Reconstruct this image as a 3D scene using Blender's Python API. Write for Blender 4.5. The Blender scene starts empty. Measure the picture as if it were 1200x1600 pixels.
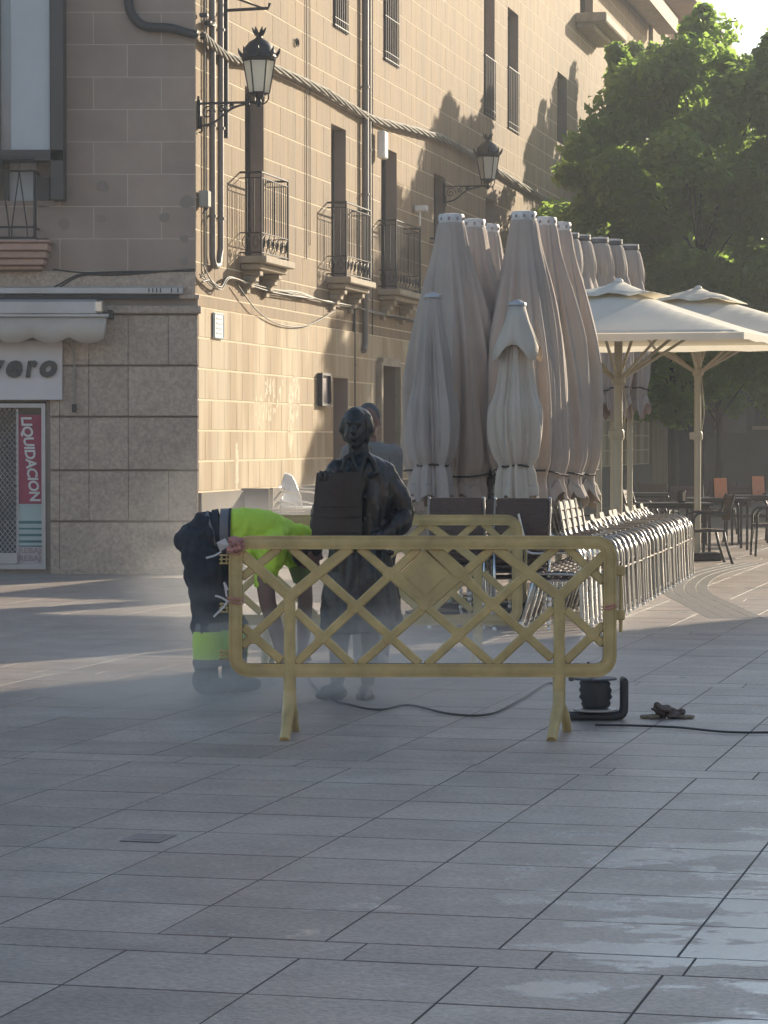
import bpy, bmesh, math, random
import numpy as np
from mathutils import Vector, Matrix, Euler, noise
R = math.radians
sin, cos, pi = math.sin, math.cos, math.pi
rnd = random.Random(7)
S = bpy.context.scene
C = S.collection

# ---------------------------------------------------------------- camera, sky, sun, exposure
PITCH = math.atan(112/4400)
cam = bpy.data.objects.new('camera', bpy.data.cameras.new('camera')); C.objects.link(cam)
cam.data.sensor_fit = 'VERTICAL'; cam.data.sensor_height = 36; cam.data.lens = 99
cam.data.clip_start = 0.5; cam.data.clip_end = 3000
cam.location = (0, 0, 1.6); cam.rotation_euler = (pi/2-PITCH, 0, 0)
S.camera = cam
SUN_AZ, SUN_EL = R(37.8), R(17.2)
world = bpy.data.worlds.new('World'); S.world = world; world.use_nodes = True
nt = world.node_tree; nt.nodes.clear()
out = nt.nodes.new('ShaderNodeOutputWorld'); bg = nt.nodes.new('ShaderNodeBackground')
sky = nt.nodes.new('ShaderNodeTexSky'); sky.sky_type = 'NISHITA'; sky.sun_disc = False
sky.sun_elevation = SUN_EL; sky.sun_rotation = SUN_AZ
sky.air_density = 1.0; sky.dust_density = 0.9; sky.ozone_density = 1.0
bg.inputs['Strength'].default_value = 0.12
nt.links.new(sky.outputs[0], bg.inputs[0]); nt.links.new(bg.outputs[0], out.inputs[0])
sun = bpy.data.objects.new('sun', bpy.data.lights.new('sun', 'SUN')); C.objects.link(sun)
sun.data.energy = 5.0; sun.data.angle = R(0.5); sun.data.color = (1, 0.87, 0.68)
sd = Vector((sin(SUN_AZ)*cos(SUN_EL), cos(SUN_AZ)*cos(SUN_EL), sin(SUN_EL)))
sun.rotation_euler = sd.to_track_quat('Z', 'Y').to_euler()
S.view_settings.view_transform = 'Standard'; S.view_settings.look = 'None'
S.view_settings.exposure = 0.95; S.view_settings.gamma = 1
S.cycles.volume_bounces = 1; S.cycles.volume_step_rate = 2

def W(px, py, Y):
    a = (px-600)/4400; b = (800-py)/4400
    y = cos(PITCH)+b*sin(PITCH); z = -sin(PITCH)+b*cos(PITCH)
    k = Y/y
    return Vector((a*k, Y, 1.6+z*k))
def G(px, py):
    a = (px-600)/4400; b = (800-py)/4400
    y = cos(PITCH)+b*sin(PITCH); z = -sin(PITCH)+b*cos(PITCH)
    k = -1.6/z
    return Vector((a*k, y*k, 0))

# ---------------------------------------------------------------- mesh helpers
class MB:
    def __init__(s): s.v = []; s.f = []
    def add(s, vs, fs):
        n = len(s.v); s.v += [tuple(v) for v in vs]; s.f += [tuple(i+n for i in f) for f in fs]; return s
    def box(s, c, d, rot=None):
        c = Vector(c); h = Vector(d)/2
        vs = [Vector((x*h.x, y*h.y, z*h.z)) for x in (-1, 1) for y in (-1, 1) for z in (-1, 1)]
        if rot is not None: vs = [rot @ v for v in vs]
        return s.add([c+v for v in vs], [(0,1,3,2),(4,6,7,5),(0,4,5,1),(2,3,7,6),(0,2,6,4),(1,5,7,3)])
    def cbox(s, c, d, b, rot=None):   # chamfered box
        c = Vector(c); h = Vector(d)/2; b = min(b, h.x*.9, h.y*.9, h.z*.9)
        bm = bmesh.new(); bmesh.ops.create_cube(bm, size=1)
        for v in bm.verts: v.co = Vector((v.co.x*d[0], v.co.y*d[1], v.co.z*d[2]))
        bmesh.ops.bevel(bm, geom=list(bm.edges), offset=b, segments=1, affect='EDGES')
        bm.verts.index_update()
        vs = [(rot @ v.co if rot is not None else v.co)+c for v in bm.verts]
        fs = [[v.index for v in f.verts] for f in bm.faces]; bm.free()
        return s.add(vs, fs)
    def tube(s, pts, r, n=8, caps=True, sx=1.0):
        pts = [Vector(p) for p in pts]; m = len(pts)
        rs = r if isinstance(r, (list, tuple)) else [r]*m
        vs = []; up = None
        for i, p in enumerate(pts):
            t = (pts[min(i+1, m-1)]-pts[max(i-1, 0)])
            t = t.normalized() if t.length > 1e-9 else Vector((0, 0, 1))
            if up is None: up = Vector((0, 0, 1)) if abs(t.z) < .9 else Vector((1, 0, 0))
            a = (up - t*up.dot(t)).normalized(); up = a; b = t.cross(a)
            for k in range(n):
                q = 2*pi*k/n
                vs.append(p + a*cos(q)*rs[i] + b*sin(q)*rs[i]*sx)
        fs = [(i*n+k, i*n+(k+1) % n, (i+1)*n+(k+1) % n, (i+1)*n+k) for i in range(m-1) for k in range(n)]
        if caps: fs += [tuple(reversed(range(n))), tuple(range((m-1)*n, m*n))]
        return s.add(vs, fs)
    def lathe(s, prof, c=(0, 0, 0), n=16, axis=None, fn=None):
        c = Vector(c); vs = []
        for (r, z) in prof:
            for k in range(n):
                q = 2*pi*k/n
                rr = r if fn is None else r*fn(q, z)
                v = Vector((rr*cos(q), rr*sin(q), z))
                if axis is not None: v = axis @ v
                vs.append(c+v)
        m = len(prof)
        fs = [(i*n+k, i*n+(k+1) % n, (i+1)*n+(k+1) % n, (i+1)*n+k) for i in range(m-1) for k in range(n)]
        fs += [tuple(reversed(range(n))), tuple(range((m-1)*n, m*n))]
        return s.add(vs, fs)
    def ell(s, c, r, rot=None, nu=16, nv=10):
        c = Vector(c); r = (r, r, r) if not hasattr(r, '__len__') else r
        prof = [(sin(pi*(i+.02)/(nv-.96+.96)), -cos(pi*(i+.02)/(nv))) for i in range(nv+1)]
        vs = []
        for i in range(nv+1):
            ph = pi*i/nv
            for k in range(nu):
                q = 2*pi*k/nu
                v = Vector((max(sin(ph), .01)*cos(q)*r[0], max(sin(ph), .01)*sin(q)*r[1], -cos(ph)*r[2]))
                if rot is not None: v = rot @ v
                vs.append(c+v)
        fs = [(i*nu+k, i*nu+(k+1) % nu, (i+1)*nu+(k+1) % nu, (i+1)*nu+k) for i in range(nv) for k in range(nu)]
        fs += [tuple(reversed(range(nu))), tuple(range(nv*nu, (nv+1)*nu))]
        return s.add(vs, fs)
    def limb(s, pts, rs, n=12, sx=1.0):
        P = [Vector(p) for p in pts]; s.tube(P, rs, n, True, sx)
        for p, r in zip(P, rs): s.ell(p, r*.99, nu=10, nv=6)
        return s
    def prism(s, poly, y0, y1):       # polygon in (x,z), extruded in y
        n = len(poly)
        vs = [(x, y0, z) for x, z in poly]+[(x, y1, z) for x, z in poly]
        fs = [tuple(range(n)), tuple(reversed(range(n, 2*n)))]+[(i, i+n, (i+1) % n+n, (i+1) % n) for i in range(n)]
        return s.add(vs, fs)
    def tf(s, fn): s.v = [tuple(fn(Vector(v))) for v in s.v]; return s
    def mesh(s, name):
        me = bpy.data.meshes.new(name); me.from_pydata(s.v, [], s.f); me.update()
        bm = bmesh.new(); bm.from_mesh(me); bmesh.ops.recalc_face_normals(bm, faces=bm.faces); bm.to_mesh(me); bm.free()
        return me
ROOTLOC = {}
def link(o, parent=None):
    C.objects.link(o)
    if parent is not None: o.parent = parent
    return o
def base_of(parent):
    while parent is not None and parent.parent is not None: parent = parent.parent
    return ROOTLOC.get(parent.name, Vector((0, 0, 0))) if parent is not None else Vector((0, 0, 0))
def build(name, mb, mat, parent=None, smooth=False, bevel=0, auto=None, origin=None, label=None):
    """vertices in world coordinates; the object's origin is its root's base"""
    L = base_of(parent) if parent is not None else (Vector(origin) if origin is not None else Vector((0, 0, 0)))
    if L.length > 0: mb.tf(lambda v: v-L)
    me = mb.mesh(name); o = bpy.data.objects.new(name, me); link(o, parent)
    if parent is None: o.location = L; ROOTLOC[o.name] = L.copy()
    me.materials.append(mat)
    if smooth:
        me.polygons.foreach_set('use_smooth', [True]*len(me.polygons))
        if auto: me.set_sharp_from_angle(angle=R(auto))
    if bevel:
        m = o.modifiers.new('b', 'BEVEL'); m.width = bevel; m.segments = 2; m.limit_method = 'ANGLE'; m.angle_limit = R(40)
    if label: o['label'] = label
    return o
def tag(o, label=None, cat=None, group=None, kind=None):
    if label: o['label'] = label
    if cat: o['category'] = cat
    if group: o['group'] = group
    if kind: o['kind'] = kind
    return o
def thing(name, loc, label, cat, group=None, rz=0):
    o = bpy.data.objects.new(name, None); link(o); o.location = loc; o.rotation_euler = (0, 0, rz)
    o.empty_display_size = .1
    ROOTLOC[o.name] = Vector(loc); return tag(o, label, cat, group)
def copy_tree(o, parent=None, **kw):
    c = o.copy(); C.objects.link(c); c.parent = parent
    for ch in list(o.children): copy_tree(ch, c)
    return c
def remesh(name, mb, mat, parent, voxel=.008, smooth_it=3, deform=None):
    L = base_of(parent)
    me = MB.mesh(mb, name+'_raw'); tmp = bpy.data.objects.new('tmp_shape', me); C.objects.link(tmp)
    m = tmp.modifiers.new('r', 'REMESH'); m.mode = 'VOXEL'; m.voxel_size = voxel; m.use_smooth_shade = True
    sm = tmp.modifiers.new('s', 'SMOOTH'); sm.factor = .5; sm.iterations = smooth_it
    dg = bpy.context.evaluated_depsgraph_get(); dg.update()
    me2 = bpy.data.meshes.new_from_object(tmp.evaluated_get(dg)); me2.name = name
    bpy.data.objects.remove(tmp); bpy.data.meshes.remove(me)
    n = len(me2.vertices); co = np.zeros(n*3); me2.vertices.foreach_get('co', co); co = co.reshape(-1, 3)
    if deform is not None:
        no = np.zeros(n*3); me2.vertices.foreach_get('normal', no); no = no.reshape(-1, 3); co = deform(co, no)
    co = co-np.array(L); me2.vertices.foreach_set('co', co.ravel()); me2.update()
    me2.polygons.foreach_set('use_smooth', [True]*len(me2.polygons))
    o = bpy.data.objects.new(name, me2); link(o, parent); me2.materials.append(mat); return o
def text_mb(txt, size, extrude=.004, shear=0, offset=0, sx=1.0, space=1.0, align='LEFT'):
    cu = bpy.data.curves.new('t', 'FONT'); cu.body = txt; cu.size = size; cu.extrude = extrude
    cu.shear = shear; cu.offset = offset; cu.space_character = space; cu.align_x = align; cu.resolution_u = 3
    o = bpy.data.objects.new('t', cu); C.objects.link(o)
    dg = bpy.context.evaluated_depsgraph_get(); dg.update()
    me = bpy.data.meshes.new_from_object(o.evaluated_get(dg))
    mb = MB(); mb.add([(v.co.x*sx, v.co.z, v.co.y) for v in me.vertices], [tuple(p.vertices) for p in me.polygons])
    bpy.data.objects.remove(o); bpy.data.curves.remove(cu); bpy.data.meshes.remove(me)
    return mb     # x right, z up, thickness in y
def arc(p0, p1, p2, n=6):
    p0, p1, p2 = Vector(p0), Vector(p1), Vector(p2)
    return [(p0*(1-t)**2 + p1*2*t*(1-t) + p2*t*t) for t in [i/n for i in range(n+1)]]
def smoothpath(pts, k=5):
    P = [Vector(p) for p in pts]; P = [P[0]]+P+[P[-1]]; o = []
    for i in range(1, len(P)-2):
        for j in range(k):
            t = j/k; a, b, c, d = P[i-1], P[i], P[i+1], P[i+2]
            o.append(.5*((2*b)+(c-a)*t+(2*a-5*b+4*c-d)*t*t+(3*b-a-3*c+d)*t**3))
    o.append(P[-2]); return o

def crumple(co, no, sc, amp, seed=0, mask=None):
    o = np.empty(len(co))
    for i, c_ in enumerate(co):
        p = Vector((c_[0]*sc[0]+seed, c_[1]*sc[1], c_[2]*sc[2])); o[i] = abs(noise.noise(p))+.5*abs(noise.noise(p*2.1))
    o = (o-.3)*amp
    if mask is not None: o = o*mask
    return co+no*o[:, None]

# ---------------------------------------------------------------- materials
MATS = {}
def mat(name, col, rough=.7, metal=0, var=.12, scale=2.0, bump=.15, bscale=60, per=0, col2=None, mask=(.45, .6),
        transl=0, spec=.5, stretch=(1, 1, 1), alpha=1, dirt=None):
    m = bpy.data.materials.new(name); m.use_nodes = True; n = m.node_tree.nodes; l = m.node_tree.links
    b = n['Principled BSDF']; b.inputs['Roughness'].default_value = rough; b.inputs['Metallic'].default_value = metal
    b.inputs['Specular IOR Level'].default_value = spec
    geo = n.new('ShaderNodeNewGeometry'); mp = n.new('ShaderNodeMapping'); mp.inputs['Scale'].default_value = stretch
    l.new(geo.outputs['Position'], mp.inputs[0])
    nz = n.new('ShaderNodeTexNoise'); nz.inputs['Scale'].default_value = scale; nz.inputs['Detail'].default_value = 8
    nz.inputs['Roughness'].default_value = .62
    l.new(mp.outputs[0], nz.inputs['Vector'])
    mr = n.new('ShaderNodeMapRange'); mr.inputs['From Min'].default_value = .3; mr.inputs['From Max'].default_value = .7
    mr.inputs['To Min'].default_value = 1-var; mr.inputs['To Max'].default_value = 1+var
    l.new(nz.outputs[0], mr.inputs[0])
    rgb = n.new('ShaderNodeRGB'); rgb.outputs[0].default_value = (*col, 1); cur = rgb.outputs[0]
    if col2 is not None:
        n2 = n.new('ShaderNodeTexNoise'); n2.inputs['Scale'].default_value = scale*.37; n2.inputs['Detail'].default_value = 6
        l.new(mp.outputs[0], n2.inputs['Vector'])
        m2 = n.new('ShaderNodeMapRange'); m2.inputs['From Min'].default_value = mask[0]; m2.inputs['From Max'].default_value = mask[1]
        l.new(n2.outputs[0], m2.inputs[0])
        mx = n.new('ShaderNodeMix'); mx.data_type = 'RGBA'; l.new(m2.outputs[0], mx.inputs[0]); l.new(cur, mx.inputs[6])
        mx.inputs[7].default_value = (*col2, 1); cur = mx.outputs[2]
    hs = n.new('ShaderNodeHueSaturation'); l.new(cur, hs.inputs['Color']); 
    if per:
        oi = n.new('ShaderNodeObjectInfo'); pr = n.new('ShaderNodeMapRange')
        pr.inputs['To Min'].default_value = 1-per; pr.inputs['To Max'].default_value = 1+per
        l.new(oi.outputs['Random'], pr.inputs[0])
        mu = n.new('ShaderNodeMath'); mu.operation = 'MULTIPLY'; l.new(mr.outputs[0], mu.inputs[0]); l.new(pr.outputs[0], mu.inputs[1])
        l.new(mu.outputs[0], hs.inputs['Value'])
    else: l.new(mr.outputs[0], hs.inputs['Value'])
    l.new(hs.outputs[0], b.inputs['Base Color'])
    rr = n.new('ShaderNodeMapRange'); rr.inputs['To Min'].default_value = max(0, rough-.08); rr.inputs['To Max'].default_value = min(1, rough+.08)
    l.new(nz.outputs[0], rr.inputs[0]); l.new(rr.outputs[0], b.inputs['Roughness'])
    if bump:
        nb = n.new('ShaderNodeTexNoise'); nb.inputs['Scale'].default_value = bscale; nb.inputs['Detail'].default_value = 5
        l.new(geo.outputs['Position'], nb.inputs['Vector'])
        bp = n.new('ShaderNodeBump'); bp.inputs['Strength'].default_value = bump; bp.inputs['Distance'].default_value = .01
        l.new(nb.outputs[0], bp.inputs['Height']); l.new(bp.outputs[0], b.inputs['Normal'])
    if transl:
        tr = n.new('ShaderNodeBsdfTranslucent'); ms = n.new('ShaderNodeMixShader'); ms.inputs[0].default_value = transl
        l.new(hs.outputs[0], tr.inputs[0]); l.new(b.outputs[0], ms.inputs[1]); l.new(tr.outputs[0], ms.inputs[2])
        l.new(ms.outputs[0], n['Material Output'].inputs[0])
    MATS[name] = m; return m

M_ground = mat('joint_grit', (.04, .037, .035), .85)
M_tile = mat('sandstone_tile', (.34, .25, .148), .85, var=.16, scale=3, bump=.35, bscale=45, per=.07, col2=(.45, .37, .25), stretch=(1.5, 1.5, .25))
M_render = mat('ochre_render', (.275, .195, .112), .88, var=.27, scale=3.2, bump=.5, bscale=35, per=.03, col2=(.225, .165, .105), stretch=(2.2, 2.2, .28), mask=(.42, .68))
M_mortar = mat('cream_mortar', (.66, .55, .38), .9, var=.1, bump=.3)
M_shopwall = mat('brown_render', (.335, .255, .205), .9, var=.10, scale=1.6, bump=.35, bscale=50, per=.07, col2=(.27, .215, .18), mask=(.5, .62))
M_shopmortar = mat('pale_mortar', (.50, .42, .34), .9, bump=.2)
M_granite = mat('rough_granite', (.42, .33, .255), .85, var=.24, scale=26, bump=.9, bscale=38, per=.07, col2=(.38, .295, .23))
M_granjoint = mat('granite_joint', (.27, .22, .18), .9)
M_patch = mat('cement_patch', (.235, .195, .165), .9)
M_iron = mat('black_iron', (.028, .027, .028), .5, .3, bump=.1)
M_frame = mat('dark_frame_metal', (.065, .062, .06), .45, .5)
M_pipe = mat('grey_pipe', (.20, .18, .16), .55, .2)
M_cable = mat('black_cable', (.03, .03, .032), .6)
M_rope = mat('weathered_cable', (.26, .24, .20), .8, var=.3, scale=14)
M_greycable = mat('grey_cable', (.30, .27, .22), .7, var=.2)
M_stone = mat('balcony_stone', (.36, .30, .22), .85, var=.2, scale=6)
M_pink = mat('pink_stone', (.42, .27, .21), .8, var=.12, scale=6)
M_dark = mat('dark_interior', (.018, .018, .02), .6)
M_shutter = mat('grey_shutter', (.16, .17, .17), .6)
M_glass = mat('window_glass', (.04, .05, .055), .08, bump=0)
M_curtain = mat('white_panel', (.44, .46, .47), .5, var=.06, bump=0)
M_sign = mat('sign_board', (.60, .55, .53), .5, var=.05, bump=0)
M_letter = mat('sign_letter', (.03, .033, .035), .4)
M_red = mat('banner_crimson', (.30, .035, .075), .6, var=.2, scale=5)
M_white = mat('white_print', (.62, .58, .55), .6)
M_teal = mat('poster_teal', (.05, .16, .16), .5)
M_poster = mat('poster_pale', (.38, .46, .44), .5)
M_posterg = mat('poster_grey', (.45, .40, .39), .5)
M_postert = mat('poster_grey_print', (.30, .24, .24), .5)
M_alu = mat('aluminium', (.62, .62, .60), .28, .95, var=.08, bump=0)
M_chrome = mat('polished_aluminium', (.34, .33, .315), .40, .9, var=.05, bump=0)
M_aludull = mat('dull_aluminium', (.42, .42, .42), .45, .6)
M_awning = mat('awning_cloth', (.46, .40, .34), .8, var=.1)
M_fabA = mat('parasol_canvas_taupe', (.49, .405, .34), .9, var=.10, scale=1.8, bump=.25, bscale=90, transl=.12, col2=(.50, .44, .375))
M_fabB = mat('parasol_canvas_cream', (.60, .53, .44), .88, var=.06, scale=2, bump=.2, bscale=90, transl=.14)
M_fabC = mat('parasol_canvas_grey', (.41, .36, .325), .9, var=.08, bump=.2, bscale=90, transl=.1)
M_fabO = mat('open_canopy_canvas', (.80, .76, .66), .85, var=.05, bump=.1, transl=.28)
M_cap = mat('white_cap', (.60, .58, .55), .6, var=.2, scale=20)
M_ring = mat('dark_ring', (.12, .12, .12), .5)
M_pole = mat('cream_pole', (.42, .38, .28), .5, var=.06, bump=0)
M_wicker = mat('brown_wicker', (.105, .075, .062), .7, var=.3, scale=30, bump=.8, bscale=90, stretch=(1, 1, 4))
M_wicker2 = mat('beige_wicker', (.27, .235, .19), .7, var=.3, scale=30, bump=.8, bscale=90, stretch=(1, 1, 3))
M_cafe = mat('graphite_metal', (.045, .045, .045), .42, .3)
M_plast = mat('barrier_plastic', (.54, .41, .18), .38, var=.22, scale=7, bump=.15, bscale=20, col2=(.45, .36, .17), mask=(.5, .7))
M_tape = mat('red_white_tape', (.50, .24, .20), .5, var=.3, scale=30)
M_wtape = mat('white_tape', (.6, .57, .55), .5)
M_bronze = mat('dark_bronze', (.062, .052, .045), .40, .5, var=.35, scale=5, bump=.25, bscale=30, col2=(.035, .035, .034))
M_bronze2 = mat('brown_bronze', (.055, .046, .041), .5, .6, var=.3, scale=5, bump=.25, bscale=30)
M_hivis = mat('hi_vis_yellow', (.52, .76, .07), .75, var=.06, bump=.2)
M_hivis2 = mat('hi_vis_sleeve', (.45, .70, .10), .75, var=.06, bump=.2)
M_trouser = mat('navy_workwear', (.028, .030, .038), .85, bump=.2)
M_reflect = mat('grey_reflective', (.16, .155, .16), .5)
M_skin = mat('tanned_skin', (.20, .115, .085), .55, var=.08)
M_hair = mat('dark_hair', (.018, .014, .012), .6, bump=.6, bscale=120)
M_boot = mat('work_boot', (.025, .025, .027), .5)
M_shirt = mat('pale_shirt', (.19, .18, .165), .85, var=.1, bump=.1)
M_shirtstripe = mat('shirt_stripe', (.13, .13, .12), .85)
M_bark = mat('bark', (.055, .045, .03), .9, var=.3, scale=12, bump=1, bscale=25)
M_leaf = mat('leaf', (.085, .16, .03), .38, var=.25, scale=2.0, bump=0, transl=.62, col2=(.10, .145, .022))
M_menu = mat('orange_menu', (.60, .27, .15), .5, var=.1, scale=20)
M_menugrey = mat('menu_photo', (.25, .25, .22), .5)
M_box = mat('grey_cabinet', (.26, .245, .23), .7)
M_whitepl = mat('white_plastic', (.82, .80, .76), .35, bump=0)
M_beige = mat('beige_post', (.50, .43, .33), .6)
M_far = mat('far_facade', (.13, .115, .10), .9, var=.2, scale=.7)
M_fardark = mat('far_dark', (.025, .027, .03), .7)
M_rooftile = mat('roof_tile', (.26, .13, .08), .85, var=.25, scale=3)
M_lampglass = mat('milky_lamp_glass', (.72, .70, .62), .35, transl=.45, bump=0, var=.04)
M_plaque = mat('white_plaque', (.66, .68, .66), .4, var=.05)
M_blueline = mat('blue_grey_print', (.20, .28, .36), .5)
M_reel = mat('reel_black', (.03, .03, .032), .5)
M_rag = mat('dirty_rag', (.13, .10, .085), .95, var=.3, scale=30)
M_yglove = mat('buff_glove', (.26, .22, .15), .9)
M_limewash = mat('whitewash_smear', (.60, .52, .38), .9, var=.2, scale=8)

tn = [x for x in M_leaf.node_tree.nodes if x.type == 'BSDF_TRANSLUCENT'][0]
for lk in list(M_leaf.node_tree.links):
    if lk.to_socket == tn.inputs[0]: M_leaf.node_tree.links.remove(lk)
tn.inputs[0].default_value = (.36, .52, .10, 1)
# wet slab material: granite slabs whose gloss and painted sky sheen follow shallow puddles
def slab_material():
    m = mat('granite_slab', (.315, .262, .222), .5, var=.20, scale=3.2, bump=0, per=.13, col2=(.33, .29, .25), mask=(.52, .68))
    n = m.node_tree.nodes; l = m.node_tree.links; b = n['Principled BSDF']
    geo = n.new('ShaderNodeNewGeometry')
    # fine speckle
    sp = n.new('ShaderNodeTexNoise'); sp.inputs['Scale'].default_value = 38; sp.inputs['Detail'].default_value = 7
    l.new(geo.outputs['Position'], sp.inputs['Vector'])
    mp = n.new('ShaderNodeMapping'); mp.inputs['Scale'].default_value = (1.1, 1.5, 1); mp.inputs['Location'].default_value = (3.3, 1.2, 0)
    l.new(geo.outputs['Position'], mp.inputs[0])
    pn = n.new('ShaderNodeTexNoise'); pn.inputs['Scale'].default_value = 1.5; pn.inputs['Detail'].default_value = 9; pn.inputs['Roughness'].default_value = .62
    l.new(mp.outputs[0], pn.inputs['Vector'])
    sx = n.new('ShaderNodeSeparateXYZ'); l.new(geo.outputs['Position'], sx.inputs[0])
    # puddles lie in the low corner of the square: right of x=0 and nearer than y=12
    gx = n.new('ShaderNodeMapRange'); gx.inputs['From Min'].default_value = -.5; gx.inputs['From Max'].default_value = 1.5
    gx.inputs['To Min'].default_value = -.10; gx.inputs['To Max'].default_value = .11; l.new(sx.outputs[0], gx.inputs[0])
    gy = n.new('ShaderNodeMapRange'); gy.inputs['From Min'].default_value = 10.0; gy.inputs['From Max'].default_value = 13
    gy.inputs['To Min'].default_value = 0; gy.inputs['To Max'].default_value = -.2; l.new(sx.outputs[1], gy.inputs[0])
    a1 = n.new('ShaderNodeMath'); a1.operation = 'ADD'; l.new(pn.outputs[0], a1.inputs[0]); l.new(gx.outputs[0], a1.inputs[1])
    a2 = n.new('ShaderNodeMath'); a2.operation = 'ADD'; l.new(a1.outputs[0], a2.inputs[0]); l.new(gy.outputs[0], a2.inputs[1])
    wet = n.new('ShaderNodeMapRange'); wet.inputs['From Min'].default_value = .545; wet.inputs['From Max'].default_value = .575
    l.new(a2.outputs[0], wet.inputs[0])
    # roughness
    r0 = n.new('ShaderNodeMapRange'); r0.inputs['To Min'].default_value = .34; r0.inputs['To Max'].default_value = .56
    rn = n.new('ShaderNodeTexNoise'); rn.inputs['Scale'].default_value = 1.1; rn.inputs['Detail'].default_value = 5; l.new(geo.outputs['Position'], rn.inputs['Vector'])
    l.new(rn.outputs[0], r0.inputs[0])
    mx = n.new('ShaderNodeMix'); l.new(wet.outputs[0], mx.inputs[0]); l.new(r0.outputs[0], mx.inputs[2]); mx.inputs[3].default_value = .2
    l.new(mx.outputs[0], b.inputs['Roughness'])
    hs = [x for x in n if x.type == 'HUE_SAT'][0]
    mc = n.new('ShaderNodeMix'); mc.data_type = 'RGBA'; l.new(sp.outputs[0], mc.inputs[0])
    sr = n.new('ShaderNodeMapRange'); sr.inputs['From Min'].default_value = .35; sr.inputs['From Max'].default_value = .65
    sr.inputs['To Min'].default_value = .80; sr.inputs['To Max'].default_value = 1.20; l.new(sp.outputs[0], sr.inputs[0])
    mm = n.new('ShaderNodeVectorMath'); mm.operation = 'SCALE'; l.new(hs.outputs[0], mm.inputs[0]); l.new(sr.outputs[0], mm.inputs['Scale'])
    n.remove(mc)
    sky_sheen = n.new('ShaderNodeMix'); sky_sheen.data_type = 'RGBA'; fm_ = n.new('ShaderNodeMath'); fm_.operation = 'MULTIPLY'; fm_.inputs[1].default_value = .5  # pale blue painted into the puddle colour in place of reflected sky
    l.new(wet.outputs[0], fm_.inputs[0]); l.new(fm_.outputs[0], sky_sheen.inputs[0]); l.new(mm.outputs[0], sky_sheen.inputs[6]); sky_sheen.inputs[7].default_value = (.50, .59, .64, 1)
    l.new(sky_sheen.outputs[2], b.inputs['Base Color']); b.inputs['Specular IOR Level'].default_value = .6
    inv = n.new('ShaderNodeMath'); inv.operation = 'SUBTRACT'; inv.inputs[0].default_value = 1; l.new(wet.outputs[0], inv.inputs[1])
    st = n.new('ShaderNodeMath'); st.operation = 'MULTIPLY'; l.new(inv.outputs[0], st.inputs[0]); st.inputs[1].default_value = .5
    st2 = n.new('ShaderNodeMath'); st2.operation = 'ADD'; l.new(st.outputs[0], st2.inputs[0]); st2.inputs[1].default_value = .06
    bn = n.new('ShaderNodeTexNoise'); bn.inputs['Scale'].default_value = 55; bn.inputs['Detail'].default_value = 5
    l.new(geo.outputs['Position'], bn.inputs['Vector'])
    bp = n.new('ShaderNodeBump'); bp.inputs['Distance'].default_value = .006
    l.new(st2.outputs[0], bp.inputs['Strength']); l.new(bn.outputs[0], bp.inputs['Height']); l.new(bp.outputs[0], b.inputs['Normal'])
    return m
M_slab = slab_material()

# ---------------------------------------------------------------- ground and slabs
g = MB(); g.add([(-400, -100, -.0016), (400, -100, -.0016), (400, 900, -.0016), (-400, 900, -.0016)], [(0, 1, 2, 3)])
ground = tag(build('ground', g, M_ground), 'dark gritty ground bed showing in the joints of the square', kind='structure')
tv = math.atan(1100/4400)
du, dv = Vector((cos(tv), -sin(tv), 0)), Vector((sin(tv), cos(tv), 0))
rotS = Euler((0, 0, -tv)).to_matrix()
P0 = G(600, 1475)                       # front corner of the first strip
U0 = G(780, 1482).dot(du)
PU, PR, PS = .565, .578, .30
bb0 = P0.dot(dv)
rows = []                               # (v0, v1, strip)
PERIOD = 8*PR+PS
k0 = -2
for k in range(-2, 12):
    base = bb0 + k*PERIOD               # strip far edge = base ... strip lies nearer
    rows.append((base-PS, base, True))
    for i in range(8): rows.append((base+i*PR, base+(i+1)*PR, False))
slabs = []
for (v0, v1, strip) in rows:
    if v1 < 6.0 or v0 > 58: continue
    if strip:
        u = -12+rnd.random()
        while u < 16:
            L = rnd.choice([.45, .6, .7, .85, .62]); slabs.append((u, u+L, v0, v1)); u += L
    else:
        i0 = int((-14-U0)/PU); 
        off = 0
        for i in range(i0, i0+52):
            u = U0+i*PU+off; slabs.append((u, u+PU, v0, v1))
def vis(px_, y_): return abs(px_)/max(y_, 1) < .155
def slab_mesh(w, h):
    mb = MB(); e = .0008; a, b = w/2, h/2; t = .012
    vs = [(-a, -b, -t), (a, -b, -t), (a, b, -t), (-a, b, -t), (-a, -b, -e), (a, -b, -e), (a, b, -e), (-a, b, -e),
          (-a+e, -b+e, 0), (a-e, -b+e, 0), (a-e, b-e, 0), (-a+e, b-e, 0)]
    fs = [(0, 1, 5, 4), (1, 2, 6, 5), (2, 3, 7, 6), (3, 0, 4, 7), (4, 5, 9, 8), (5, 6, 10, 9), (6, 7, 11, 10), (7, 4, 8, 11), (8, 9, 10, 11)]
    return mb.add(vs, fs)
cand = []
for s_ in slabs:
    c = du*((s_[0]+s_[1])/2)+dv*((s_[2]+s_[3])/2)
    cand.append((c.y if vis(c.x, c.y) and c.y > 6.6 else 1e3+c.y, c, s_))
cand.sort(key=lambda q: q[0])
SM = {}; rest = MB()
near_n = 0
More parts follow.
